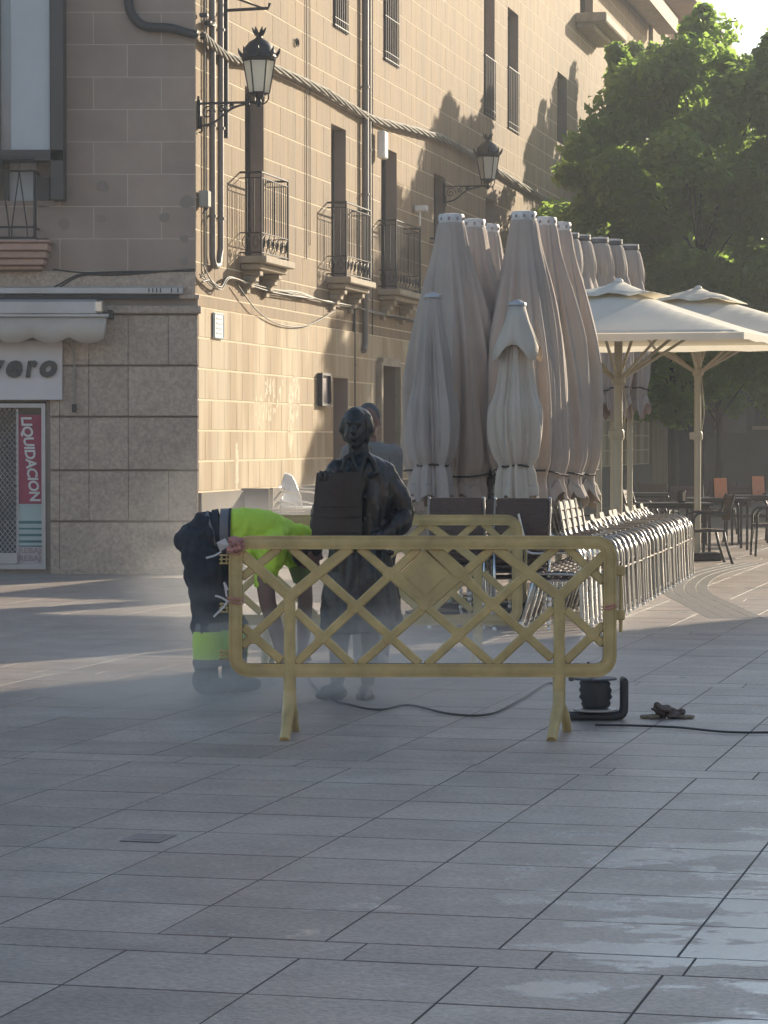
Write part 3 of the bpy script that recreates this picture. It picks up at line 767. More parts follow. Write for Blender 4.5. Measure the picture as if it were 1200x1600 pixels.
build('black_conduit', MB().tube([F(1.16, .05, zp), F(1.16, .05, 11)], .035, 8), M_cable, bld, smooth=True, auto=40)
br = MB().tube([F(1.16, .06, W(0, 10, 34.5).z), F(1.2, .58, W(0, 8, 34.5).z), F(1.2, .60, W(0, 0, 34.5).z)], .02, 6); br.tube([F(1.16, .06, W(0, -14, 34.5).z), F(1.2, .5, W(0, 7, 34.5).z)], .012, 6)
build('wall_bracket', br, M_cable, bld)
pipe(8.75, .07, W(0, 545, 42).z+.1, 12.4, .05, M_pipe, hook=-.12)
pipe(9.02, .06, 3.75, 12.4, .04, M_greycable)
pipe(.30, .03, 3.6, 9, .012, M_greycable)
pipe(5.35, .02, 4.1, 12, .008, M_greycable); pipe(5.55, .02, 4.3, 9, .006, M_cable)
pipe(8.2, .03, 2.1, 3.55, .02, M_cable); pipe(9.45, .02, 3.1, 12, .008, M_cable)
# cables
def bundle(pts, r, strands, m, name, wig=.4, seed=1):
    rr = random.Random(seed); P = smoothpath(pts, 10); mb = MB()
    for s_ in range(strands):
        ph = 2*pi*s_/strands; q = []
        for i, p in enumerate(P):
            a = ph+i*wig
            t = (P[min(i+1, len(P)-1)]-P[max(i-1, 0)]).normalized(); up = Vector((0, 0, 1)); sd_ = t.cross(up).normalized(); up = sd_.cross(t)
            k = r*(1+.5*rr.random()*(.6)); q.append(p+up*cos(a)*k+sd_*sin(a)*k*.7)
        mb.tube(q, r*.55, 5, False)
    build(name, mb, m, bld, smooth=True)
def facade_path(pairs, w=.09): return [F(t, w, z) for t, z in pairs]
bundle(facade_path([(0.0, 6.42), (1.2, 6.32), (3, 6.45), (6, 6.50), (9, 6.45), (12, 6.60), (15, 6.72), (18, 6.68), (24, 6.6), (32, 6.6), (42, 6.6)]), .034, 5, M_rope, 'twisted_cable_bundle', .75)
# black sleeve on the shop wall
sl = MB().tube(smoothpath([SH(.80, .08, 7.6), SH(.79, .08, 6.85), SH(.72, .08, 6.62), SH(.58, .08, 6.52), SH(.3, .08, 6.50), SH(.08, .08, 6.44), SH(-.03, .1, 6.42)], 6), .055, 8)
build('cable_sleeve', sl, M_cable, bld, smooth=True)
for k in range(5):
    pts = [(0, 3.58+.03*k*(-1)**k)]
    for j, t in enumerate((.35, .8, 1.2, 2.2, 3.4, 4.8, 6.3, 8, 9.5, 12, 16)):
        sag = (-.10, -.16, .02, .0, -.03, -.02, -.03, -.05, -.06, -.06, -.1)[j]
        pts.append((t, 3.60+sag+rnd.uniform(-.035, .035)))
    build('wall_cable', MB().tube(smoothpath(facade_path(pts, .05+.01*k), 6), .0085+.003*(k % 2), 6), M_greycable if k % 3 else M_cable, bld, smooth=True)
build('slack_cable', MB().tube(smoothpath(facade_path([(1.6, 3.55), (2.6, 3.25), (3.8, 3.13), (5.2, 3.18), (6.8, 3.45)], .07), 6), .008, 6), M_cable, bld, smooth=True)
for k in range(3):
    o_ = .012*k
    build('wall_cable', MB().tube(smoothpath([SH(0, .07, 3.62+o_), SH(.9, .07, 3.61-.02*k), SH(1.36, .07, 3.60-.02*k), SH(1.7, .07, (3.64, 3.42, 3.38)[k]), SH(2.0, .5 if k == 0 else .07, (3.4, 3.33, 3.30)[k]), SH(3, .07, 3.28-.02*k)][:6 if k else 4], 6), .009, 6), M_cable, bld, smooth=True)
# junction box with hook near the corner, small fittings
jb = MB().cbox(F(.12, .08, W(0, 310, CY).z), (.14, .12, .20), .012, rotF); jo = build('junction_box', jb, M_greycable, bld)
build('cable_loop', MB().tube([F(.10, .08, W(0, 322, CY).z)]+[F(.12+.04*cos(q), .09+.03*sin(q), W(0, 327, CY).z+.05*sin(q)) for q in [i*.7 for i in range(9)]], .01, 5), M_cable, jo)
build('bracket_stub', MB().cbox(F(.10, .08, W(0, 22, CY).z), (.08, .10, .045), .006, rotF).cbox(F(.35, .08, W(0, 31, CY).z), (.22, .08, .05), .006, rotF), M_cable, bld)
rg = MB()
for dx in (-.03, .04): rg.tube([F(4.8+dx+.045*cos(q), .03, W(0, 60, 38).z+.05*sin(q)) for q in [i*pi/5 for i in range(11)]], .009, 5)
build('iron_ring', rg, M_iron, bld)
pq = thing('street_plaque', F(.75, .05, 2.8), 'small white upright plaque with blue border high on the sandstone tiles near the corner', 'plaque')
zq0, zq1 = W(0, 530, 34.5).z, W(0, 489, 34.5).z
build('plate', MB().cbox(F(.80, .053, (zq0+zq1)/2), (.44, .02, zq1-zq0), .006, rotF), M_plaque, pq)
fr_ = MB(); hh = (zq1-zq0)/2-.015; zc2 = (zq0+zq1)/2
for s_ in (-1, 1): fr_.box(F(.80+s_*.2, .0665, zc2), (.012, .005, 2*hh), rotF); fr_.box(F(.80, .0665, zc2+s_*hh), (.39, .005, .012), rotF)
for k in range(4): fr_.box(F(.80, .0665, zc2+.09-.06*k), (.24, .004, .02), rotF)
build('printed_lines', fr_, M_blueline, pq)
nb = thing('notice_frame', F(6.2, .05, 2.3), 'narrow dark framed notice box fixed on the sunlit tiles left of the door', 'notice frame')
z0_, z1_ = W(0, 633, 40).z, W(0, 586, 40).z; zc2 = (z0_+z1_)/2
f2 = MB()
for s_ in (-1, 1): f2.box(F(6.15+s_*.25, .08, zc2), (.04, .07, z1_-z0_), rotF); f2.box(F(6.15, .08, zc2+s_*(z1_-z0_)/2), (.54, .07, .035), rotF)
build('frame', f2, M_dark, nb); build('backboard', MB().box(F(6.15, .06, zc2), (.48, .02, z1_-z0_-.04), rotF), M_postert, nb)
ip = thing('entry_panel', F(9.4, .05, 1.9), 'small grey wall panel beside the shaded doorway behind the statue', 'panel')
build('plate', MB().cbox(F(11.35, .08, W(0, 612, 45).z), (.5, .05, .30), .01, rotF), M_posterg, ip)
build('printed_lines', MB().box(F(11.35, .108, W(0, 612, 45).z), (.34, .004, .03), rotF).box(F(11.35, .108, W(0, 606, 45).z), (.34, .004, .03), rotF), M_blueline, ip)
bx = MB().cbox(F(9.72, .12, W(0, 225, 43).z), (.26, .12, .42), .02, rotF); build('meter_box', bx, M_whitepl, bld)
cm = MB().cbox(F(12.6, .12, W(0, 318, 45).z), (.12, .22, .10), .02, rotF).tube([F(12.6, .0, W(0, 318, 45).z), F(12.6, .1, W(0, 318, 45).z), F(12.6, .1, W(0, 345, 45).z)], .015, 6)
co_ = build('security_camera', cm, M_whitepl, None, origin=F(12.6, .1, 5)); tag(co_, 'small white security camera on the shaded facade right of the balconies', 'camera')
# whitewash smears on the tiles
def smear(tc, zc, rt, rz, seed):
    rr = random.Random(seed); mb = MB()
    for k in range(46):
        a = rr.uniform(0, 2*pi); q = rr.random()**.5; t = tc+cos(a)*q*rt; z = zc+sin(a)*q*rz+(t-tc)*.25
        r1, r2 = rr.uniform(.015, .05), rr.uniform(.03, .09); n = 7; w = .0353+k*.00001
        vs = [F(t+r1*cos(u)*rr.uniform(.6, 1.2), w, z+r2*sin(u)*rr.uniform(.6, 1.2)) for u in [2*pi*i/n for i in range(n)]]
        mb.add(vs, [tuple(range(n))])
    build('whitewash_smear', mb, M_limewash, low_o)['kind'] = 'stuff'
smear(3.3, 2.15, .8, .28, 3); smear(4.6, 2.15, .3, .3, 5); smear(1.7, 1.25, .05, .3, 6); smear(4.4, 1.9, .12, .45, 8)

# second building further along the street
b2 = thing('far_street_building', F(43.1, 0, 0), 'ochre building with deep eaves further along the street beyond the corner building', 'building')
x = backing(F, 43.02, 75, 0, 13.6, [(47, 48.2, 9.5, 11.5), (52, 53.2, 9.5, 11.5)], w=.1); x.add([F(43.02, .1, 0), F(43.02, .1, 13.6), F(43.02, -4, 13.6), F(43.02, -4, 0)], [(0, 1, 2, 3)])
build('wall', x, M_render, b2)
build('eaves', MB().box(F(59, .3, 13.7), (32.2, 1.5, .22), rotF), M_shopwall, b2)
for o in ((47, 48.2, 9.5, 11.5), (52, 53.2, 9.5, 11.5)): build('window', MB().box(F((o[0]+o[1])/2, -.1, (o[2]+o[3])/2), (1.3, .05, 2.1), rotF), M_glass, b2)
build('roof', MB().add([F(43, 1, 13.82), F(75, 1, 13.82), F(75, -5, 15.6), F(43, -5, 15.6)], [(0, 1, 2, 3)]), M_rooftile, b2)
# dark building closing the square behind the trees
b3 = thing('shaded_rear_building', (18, 80, 0), 'dim building in shade behind the trees and café tables', 'building')
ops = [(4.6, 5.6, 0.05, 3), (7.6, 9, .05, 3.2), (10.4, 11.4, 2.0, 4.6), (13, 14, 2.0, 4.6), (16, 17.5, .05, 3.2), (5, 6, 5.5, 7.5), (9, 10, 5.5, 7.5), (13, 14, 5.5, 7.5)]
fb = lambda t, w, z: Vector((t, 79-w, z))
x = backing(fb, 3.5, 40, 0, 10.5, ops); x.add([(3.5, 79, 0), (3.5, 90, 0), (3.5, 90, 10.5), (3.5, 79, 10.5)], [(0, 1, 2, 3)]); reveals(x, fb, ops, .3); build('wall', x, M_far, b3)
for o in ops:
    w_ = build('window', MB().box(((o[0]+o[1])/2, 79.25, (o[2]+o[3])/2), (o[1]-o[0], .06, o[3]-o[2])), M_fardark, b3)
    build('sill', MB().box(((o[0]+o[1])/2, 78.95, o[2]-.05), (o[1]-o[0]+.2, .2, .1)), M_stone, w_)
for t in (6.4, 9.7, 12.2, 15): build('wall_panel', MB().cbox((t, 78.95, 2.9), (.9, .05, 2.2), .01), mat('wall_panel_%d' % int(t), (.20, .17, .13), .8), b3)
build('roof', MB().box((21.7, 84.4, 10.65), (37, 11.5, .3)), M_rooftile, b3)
# building across the square, outside the frame on the right: it shades the foreground
b4 = thing('building_across_square', (13.3, 38.6, 0), 'tall building on the right side of the square whose shadow covers the foreground', 'building')
c0 = G(1200, 957)+Vector((sin(SUN_AZ), cos(SUN_AZ), 0))*15+Vector((.24, -.19, 0))
d1 = Vector((cos(SUN_AZ), -sin(SUN_AZ), 0)); d2 = Vector((sin(SUN_AZ), cos(SUN_AZ), 0))
def f4(t, w, z): return c0+d1*t-d2*w+Vector((0, 0, z))
ops4 = [(2+3.2*i, 3.2+3.2*i, z, z+1.9) for i in range(9) for z in (1, 4.6, 8.2, 11.8)]
x = backing(f4, 0, 32, 0, 15, ops4); reveals(x, f4, ops4, .25)
x.add([f4(0, 0, 0), f4(0, 0, 15), f4(0, -12, 15), f4(0, -12, 0)], [(0, 1, 2, 3)]); x.add([f4(0, -12, 0), f4(32, -12, 0), f4(32, -12, 15), f4(0, -12, 15)], [(0, 1, 2, 3)])
x.add([f4(32, 0, 0), f4(32, 0, 15), f4(32, -12, 15), f4(32, -12, 0)], [(0, 1, 2, 3)])
build('wall', x, M_render, b4)
rot4 = Matrix((d1, d2, Vector((0, 0, 1)))).transposed()
for o in ops4: build('window', MB().box(f4((o[0]+o[1])/2, -.22, (o[2]+o[3])/2), (o[1]-o[0], .05, o[3]-o[2]), rot4), M_glass, b4)
build('roof', MB().box(f4(16, -6, 15.15), (32, 12, .3), rot4), M_rooftile, b4)

# unseen row of houses added behind the photographer to bounce warm light
b5 = thing('unseen_bounce_houses', (0, -22, 0), 'unseen ochre row of houses added behind the viewpoint for warm bounce light', 'building')
f5 = lambda t, w, z: Vector((t, -22+w, z))
ops5 = [(-44+4*i, -42.8+4*i, z, z+2) for i in range(21) for z in (.8, 4.4, 8)]
x = backing(f5, -46, 42, 0, 12, ops5); reveals(x, f5, ops5, .25); x.add([(-46, -22, 12), (42, -22, 12), (42, -34, 12), (-46, -34, 12)], [(0, 1, 2, 3)]); build('wall', x, M_render, b5)
for o in ops5: build('window', MB().box(((o[0]+o[1])/2, -22.22, (o[2]+o[3])/2), (o[1]-o[0], .05, o[3]-o[2])), M_glass, b5)
build('roof', MB().box((-2, -27.5, 12.2), (89, 12.4, .3)), M_rooftile, b5)

# ---------------------------------------------------------------- lamps
def lamp(Y0, tw, zc, reach, label, sc=1.0):
    base = F(tw, 0, zc); T = lambda a, h, d=0: base+fn*a+fu*d+Vector((0, 0, h))
    l_ = thing('wall_lantern', base, label, 'street lamp', 'cast iron wall lanterns on the long facade')
    b = MB(); b.box(T(.02, 0), (.05, .04, .34), rotF); b.tube([T(0, .13), T(reach+.03, .13)], .015, 6)
    b.tube(smoothpath([T(.02, -.14), T(.2, -.10), T(.42, .06), T(reach-.12, .12)], 5), .014, 6)
    for (cx_, cz, r) in ((.13, .02, .09), (.30, .06, .05), (.42, .09, .03)):
        b.tube([T(cx_+r*(1-k/22)*cos(k*.5), cz+r*(1-k/22)*sin(k*.5)) for k in range(20)], .009, 5)
    b.tube([T(.05, -.02), T(.05, -.20), T(.01, -.22)], .012, 5); b.tube([T(.01, .13), T(.01, .22)], .012, 5)
    build('bracket', b, M_iron, l_, smooth=True, auto=40)
    h0 = .20; c = T(reach, 0)
    st = MB().lathe([(.02, .07), (.035, .10), (.03, .14), (.018, .16), (.05, .19), (.10, h0+.02), (.115, h0+.035)], c, 8)
    for q in range(6):
        a = q*pi/3; st.tube(arc(c+Vector((.02*cos(a), .02*sin(a), .10)), c+Vector((.13*cos(a), .13*sin(a), .12)), c+Vector((.11*cos(a), .11*sin(a), h0+.02)), 5), .008, 4)
    build('stem', st, M_iron, l_, smooth=True, auto=40)
    gb = MB().lathe([(.118, h0+.03), (.185, h0+.42)], c, 6); build('glass', gb, M_lampglass, l_)
    fr = MB()
    for q in range(6):
        a = q*pi/3; fr.tube([c+Vector((.120*cos(a), .120*sin(a), h0+.03)), c+Vector((.188*cos(a), .188*sin(a), h0+.42))], .009, 4)
    for (r, z) in ((.122, h0+.035), (.19, h0+.42)): fr.tube([c+Vector((r*cos(k*pi/3), r*sin(k*pi/3), z)) for k in range(7)], .011, 4)
    build('glazing_bars', fr, M_iron, l_)
    zt = h0+.43
    hd = MB().lathe([(.20, zt), (.215, zt+.03), (.205, zt+.07), (.19, zt+.09), (.17, zt+.15), (.12, zt+.21), (.06, zt+.245), (.04, zt+.26), (.035, zt+.29), (.05, zt+.32)], c, 18)
    for q in range(8):
        a = q*pi/4; hd.tube([c+Vector((.205*cos(a), .205*sin(a), zt+.04)), c+Vector((.235*cos(a), .235*sin(a), zt+.09)), c+Vector((.25*cos(a), .25*sin(a), zt+.14))], [.025, .02, .004], 5)
    for q in range(6):
        a = q*pi/3; hd.tube([c+Vector((.035*cos(a), .035*sin(a), zt+.29)), c+Vector((.06*cos(a), .06*sin(a), zt+.34)), c+Vector((.085*cos(a), .085*sin(a), zt+.385))], [.02, .02, .004], 5)
    build('hood', hd, M_iron, l_, smooth=True, auto=35)
lamp(33.6, .1, W(0, 176, 33.6).z, .76, 'black wall lantern with milky glass hung by the corner over the twisted cable')
lamp(48, 15.0, W(0, 304, 48.4).z, .78, 'black wall lantern further along the facade above the closed parasols')
vc = MB().box(F(3.2, 0, 0), (.01, .01, .01))

# ---------------------------------------------------------------- trees
def tree(x, y, h, rad, z0, seed, label, nclump=110, lpc=420, lean=(0, 0), spires=7):
    rr = np.random.default_rng(seed); root = thing('plane_tree', (x, y, 0), label, 'tree', 'leafy trees lining the street')
    cz = (h+z0)/2; hz = (h-z0)/2; P = []
    while len(P) < nclump:
        p = rr.uniform(-1, 1, 3)
        d = np.linalg.norm(p)
        if d > 1 or d < .12: continue
        w = 1.0 if p[2] < .3 else (1-.45*(p[2]-.3)/.7)
        P.append((x+p[0]*rad*w+lean[0]*p[2], y+p[1]*rad*w, cz+p[2]*hz, rr.uniform(.25, .62), 1.0))
    for k in range(spires):
        a = rr.uniform(0, 2*pi); q = rr.uniform(.1, .9)*rad; zt = cz+hz*(.55+.35*(1-q/rad))
        for j in range(4): P.append((x+q*cos(a)+.12*sin(3*j+k), y+q*sin(a), zt+.26*j, .34-.06*j, 1.2))
    tr = MB(); tp = smoothpath([(x, y, 0), (x+.05, y, z0*.7), (x-.05, y+.1, cz*.7), (x+.05, y, cz*.95)], 4)
    tr.tube(tp, [max(.14-.013*i, .02) for i in range(len(tp))], 10)
    build('trunk', tr, M_bark, root, smooth=True)
    lb = MB(); idx = rr.permutation(len(P))[:26]
    for i in idx:
        p = P[i]; z_ = min(max(z0*.7, p[2]-1.6), cz*.9)
        s0 = Vector((x, y, z_)); e = Vector(p[:3]); m = (s0+e)/2+Vector((0, 0, .25)); lb.tube(arc(s0, m, e, 4), [.022, .018, .014, .010, .006], 5)
    build('branches', lb, M_bark, root, smooth=True)
    P = np.array(P); n = len(P)*lpc; ci = np.repeat(np.arange(len(P)), lpc)
    d = rr.normal(size=(n, 3)); d /= np.linalg.norm(d, axis=1)[:, None]
    r = rr.random(n)**.5
    c = P[ci, :3]+d*(r*P[ci, 3])[:, None]*np.stack([np.ones(n), np.ones(n), .75*P[ci, 4]], 1)
    c += rr.normal(size=(n, 3))*.05
    s = rr.uniform(.05, .11, n)
    nrm = d*.5+rr.normal(size=(n, 3))*.6+np.array([0, 0, .55]); nrm /= np.linalg.norm(nrm, axis=1)[:, None]
    t1 = np.cross(nrm, rr.normal(size=(n, 3))); t1 /= np.linalg.norm(t1, axis=1)[:, None]; t2 = np.cross(nrm, t1)
    v = np.empty((n, 4, 3)); s1 = s[:, None]
    v[:, 0] = c-t1*s1*1.25-nrm*s1*.2; v[:, 1] = c-t2*s1*.75+nrm*s1*.12; v[:, 2] = c+t1*s1*1.25-nrm*s1*.2; v[:, 3] = c+t2*s1*.75+nrm*s1*.12
    v = v.reshape(-1, 3)-np.array([x, y, 0])
    me = bpy.data.meshes.new('crown'); me.vertices.add(n*4); me.vertices.foreach_set('co', v.ravel())
    me.loops.add(n*4); me.loops.foreach_set('vertex_index', np.arange(n*4, dtype=np.int32)); me.polygons.add(n)
    me.polygons.foreach_set('loop_start', np.arange(0, n*4, 4, dtype=np.int32)); me.update(calc_edges=True)
    me.materials.append(M_leaf); o = bpy.data.objects.new('crown', me); link(o, root)
    return root
tree(6.15, 55, 9.7, 2.8, 1.7, 11, 'nearest leafy green tree, its crown reaching furthest left against the facade', 160, 290, spires=6)
tree(9.9, 60, 8.6, 3.2, 1.8, 12, 'leafy tree at the right edge behind the open parasols', 140, 280, spires=2)
tree(8.3, 70, 9.4, 3.0, 2.2, 13, 'leafy tree further back between the two nearer trees', 110, 240, spires=2)
tree(6.6, 64.5, 10.6, 2.6, 2.6, 14, 'tall leafy tree far back, close to the facade, its top behind the nearest tree', 95, 240, spires=6)
tree(13.0, 72, 8.4, 3.2, 2.4, 15, 'leafy tree far back beyond the right edge of the café', 70, 260, spires=2)
tree(8.7, 53.8, 8.6, 1.85, 2.0, 16, 'leafy tree overlapping the right side of the nearest tree at the picture edge', 65, 300, spires=2)

# ---------------------------------------------------------------- parasols
def pleat(seed, n=5, amp=.16, sharp=.6, tw=0):
    rr = random.Random(seed); ph = [rr.uniform(0, 6.28) for _ in range(6)]
    def f(q, z):
        a = q+tw*z
        v = 1+amp*(.5-abs(((a*n/(2*pi)+ph[0]+.12*sin(2.1*z+ph[1])) % 1)-.5)*2)*.9
        v += amp*.55*(abs(sin(a*3.5+ph[2]+.35*z))**.45-.7)+amp*.50*(abs(sin(6.5*a+ph[3]+.5*z+.4*sin(2*z)))**.45-.7)+amp*.14*sin(19*a+ph[4]+1.2*z)
        return v
    return f
def profile(pts, k=6): return [(p.x, p.y) for p in smoothpath([(r, z, 0) for r, z in pts], k)]
def closed_big(p, ztop, label, seed, m=M_fabA, ring=False, zb=1.02, R0=.345, txt=None):
    r_ = thing('closed_parasol', (p.x, p.y, 0), label, 'parasol', 'large folded parasols')
    build('pole', MB().lathe([(.035, .06), (.035, ztop-.05)], (p.x, p.y, 0), 10), M_pole, r_, smooth=True, auto=40)
    build('base', MB().cbox((p.x, p.y, .04), (.5, .5, .08), .01), M_iron, r_)
    R0 *= (p.y/24.6 if not ring else 1); H = ztop-zb
    pr = profile([(.10, ztop-.06), (.13, ztop-.12), (.17, ztop-.35), (R0*.72, ztop-.30*H), (R0*.93, ztop-.52*H), (R0, ztop-.72*H), (R0*.98, zb+.42), (R0*.84, zb+.22), (R0*.90, zb+.1), (R0*1.0, zb)], 7)
    fnn = pleat(seed, 4+seed % 3, .40, tw=.05*((seed % 3)-1)); f2 = lambda q, z: 1+(fnn(q, z)-1)*min(1, max(.22, (ztop-z)/(.42*H)))
    mb = MB(); n = 150; vs = []
    for (r, z) in pr:
        for k in range(n):
            q = 2*pi*k/n; rr = r*f2(q, z); zz = z
            if z < zb+.12: zz += .07*sin(5*q+seed)+.04*sin(13*q)
            vs.append((p.x+rr*cos(q), p.y+rr*sin(q), zz))
    mm = len(pr); mb.add(vs, [(i*n+k, i*n+(k+1) % n, (i+1)*n+(k+1) % n, (i+1)*n+k) for i in range(mm-1) for k in range(n)])
    o = build('canvas', mb, m, r_, smooth=True)
    sm = o.modifiers.new('s', 'SOLIDIFY'); sm.thickness = .004
    cp = MB().lathe([(.10, ztop-.085), (.118, ztop-.08), (.122, ztop-.02), (.115, ztop), (.06, ztop+.008)] if not ring else [(.09, ztop-.07), (.095, ztop-.05), (.11, ztop-.045), (.11, ztop-.01), (.06, ztop)], (p.x, p.y, 0), 16)
    c = build('cap', cp, M_cap if not ring else M_ring, r_, smooth=True, auto=40)
    if not ring:
        for k in range(9):
            a = k*2*pi/9+seed; build('vent', MB().cbox((p.x+.119*cos(a), p.y+.119*sin(a), ztop-.045), (.02, .02, .03), .004), M_postert, c)
    else: build('cap_top', MB().lathe([(.108, ztop-.005), (.108, ztop+.015), (.05, ztop+.02)], (p.x, p.y, 0), 14), M_cap, c)
    tz = zb+.27; tp = [Vector((p.x+R0*.95*f2(q, tz)*cos(q), p.y+R0*.95*f2(q, tz)*sin(q), tz+.03*sin(2*q+seed))) for q in [2*pi*i/28 for i in range(29)]]
    build('tie_rope', MB().tube(tp, .009, 5), M_cable, r_)
    return r_
YB = 26.4
closed_big(W(705, 700, YB), W(705, 335, YB).z, 'large folded taupe parasol, front of the left bundle', 1)
closed_big(W(739, 700, YB+.75), W(738, 343, YB+.75).z, 'large folded taupe parasol, second in the left bundle', 2)
closed_big(W(761, 700, YB+1.5), W(762, 351, YB+1.5).z, 'large folded taupe parasol, rearmost in the left bundle', 3, R0=.31)
closed_big(W(818, 700, YB+.05), W(818, 331, YB+.05).z, 'large folded taupe parasol, front and tallest of the right bundle', 4)
closed_big(W(850, 700, YB+.8), W(850, 340, YB+.8).z, 'large folded parasol, second in the right bundle, its right folds in sun', 5)
closed_big(W(873, 700, YB+1.5), W(873, 348, YB+1.5).z, 'large folded parasol, rearmost in the right bundle, edged in sunlight', 6)
# red stains on the front parasol, printed motifs near the hems
def small_par(p, ztop, ztie, label, seed, cape=False, m=M_fabC):
    r_ = thing('closed_parasol', (p.x, p.y, 0), label, 'parasol', 'small folded parasols')
    build('pole', MB().lathe([(.022, .05), (.022, ztop-.03)], (p.x, p.y, 0), 8), M_pole, r_, smooth=True, auto=40)
    build('base', MB().lathe([(.25, 0), (.25, .05), (.05, .08)], (p.x, p.y, 0), 20), M_iron, r_)
    fnn = pleat(seed, 5, .50, tw=.12); n = 140; zb = ztie-.30
    pr = profile([(.07, ztop-.02), (.085, ztop-.15), (.115, ztop-.45), (.155, ztop-.8), (.195, ztie+.5), (.195, ztie+.25), (.165, ztie+.09), (.128, ztie), (.145, ztie-.06), (.16, ztie-.2), (.17, zb)], 9)
    vs = []
    for (r, z) in pr:
        for k in range(n):
            q = 2*pi*k/n; f_ = min(1, max(.2, (ztop-z)/.5)); rr = r*(1+(fnn(q, z)-1)*f_); zz = z+(.035*sin(4*q+seed) if z < zb+.1 else 0); vs.append((p.x+rr*cos(q), p.y+rr*sin(q), zz))
    mb = MB(); mb.add(vs, [(i*n+k, i*n+(k+1) % n, (i+1)*n+(k+1) % n, (i+1)*n+k) for i in range(len(pr)-1) for k in range(n)])
    o = build('canvas', mb, m, r_, smooth=True); o.modifiers.new('s', 'SOLIDIFY').thickness = .004
    build('cap', MB().lathe([(.075, ztop-.03), (.085, ztop-.015), (.08, ztop+.005), (.05, ztop+.02), (.02, ztop+.035)], (p.x, p.y, 0), 16), M_aludull, r_, smooth=True, auto=40)
    build('tie_rope', MB().tube([(p.x+.14*cos(q), p.y+.14*sin(q), ztie+.008*sin(3*q)) for q in [2*pi*i/20 for i in range(21)]], .010, 5), M_cable, r_)
    if cape:
        vs = []; prc = [(.075, ztop-.03), (.11, ztop-.15), (.165, ztop-.28), (.215, ztop-.38)]
        for j, (r, z) in enumerate(prc):
            for k in range(n):
                q = 2*pi*k/n; lobe = abs(sin(2*q+.5)); rr = r*(1+.35*(lobe-.5)*j/3); zz = z-(.10*(1-abs(sin(2*q+.5)))**1.0-.12*lobe)*-(j/3)*(-1)-(.12*lobe*(j/3))
                zz = z-.14*(lobe**3)*(j/3)
                vs.append((p.x+rr*cos(q), p.y+rr*sin(q), zz))
        mb = MB(); mb.add(vs, [(i*n+k, i*n+(k+1) % n, (i+1)*n+(k+1) % n, (i+1)*n+k) for i in range(3) for k in range(n)])
        o = build('vent_flap', mb, m, r_, smooth=True); o.modifiers.new('s', 'SOLIDIFY').thickness = .004
    return r_
small_par(W(676, 700, 25.6), W(676, 462, 25.6).z, W(676, 727, 25.6).z, 'small folded grey parasol with smooth long folds standing at the left bundle', 21)
small_par(W(808, 700, 25.5), W(808, 474, 25.5).z, W(808, 728, 25.5).z, 'small folded cream parasol with a flared pointed vent flap at the right bundle', 23, True, M_fabB)
# far group of folded parasols behind the open canopy
farc = [(890, 366, 33.4, 'leftmost'), (908, 369, 33.6, 'second from left'), (936, 373, 34.0, 'middle'), (958, 376, 34.3, 'second from right'), (984, 384, 34.8, 'rightmost')]
for i, (px, py, Y, w_) in enumerate(farc):
    p = W(px, 700, Y); zt = W(px, py, Y).z
    r_ = closed_big(p, zt, 'tall folded grey parasol behind the open canopies, %s of the five' % w_, 31+i, M_fabC, True, zb=1.95, R0=.21)
    r_['group'] = 'folded parasols behind the open canopies'
    n = 48; vs = []
    for j, (r, z) in enumerate(((.09, zt-.06), (.13, zt-.35), (.20, zt-.62), (.25, zt-.80))):
        for k in range(n):
            q = 2*pi*k/n; rr = r*(1+.2*sin(4*q+i)*j/3); vs.append((p.x+rr*cos(q), p.y+rr*sin(q), z-.1*sin(3*q+i*2)*(j/3)))
    mb = MB(); mb.add(vs, [(a*n+k, a*n+(k+1) % n, (a+1)*n+(k+1) % n, (a+1)*n+k) for a in range(3) for k in range(n)]); build('vent_flap', mb, M_fabC, r_, smooth=True)
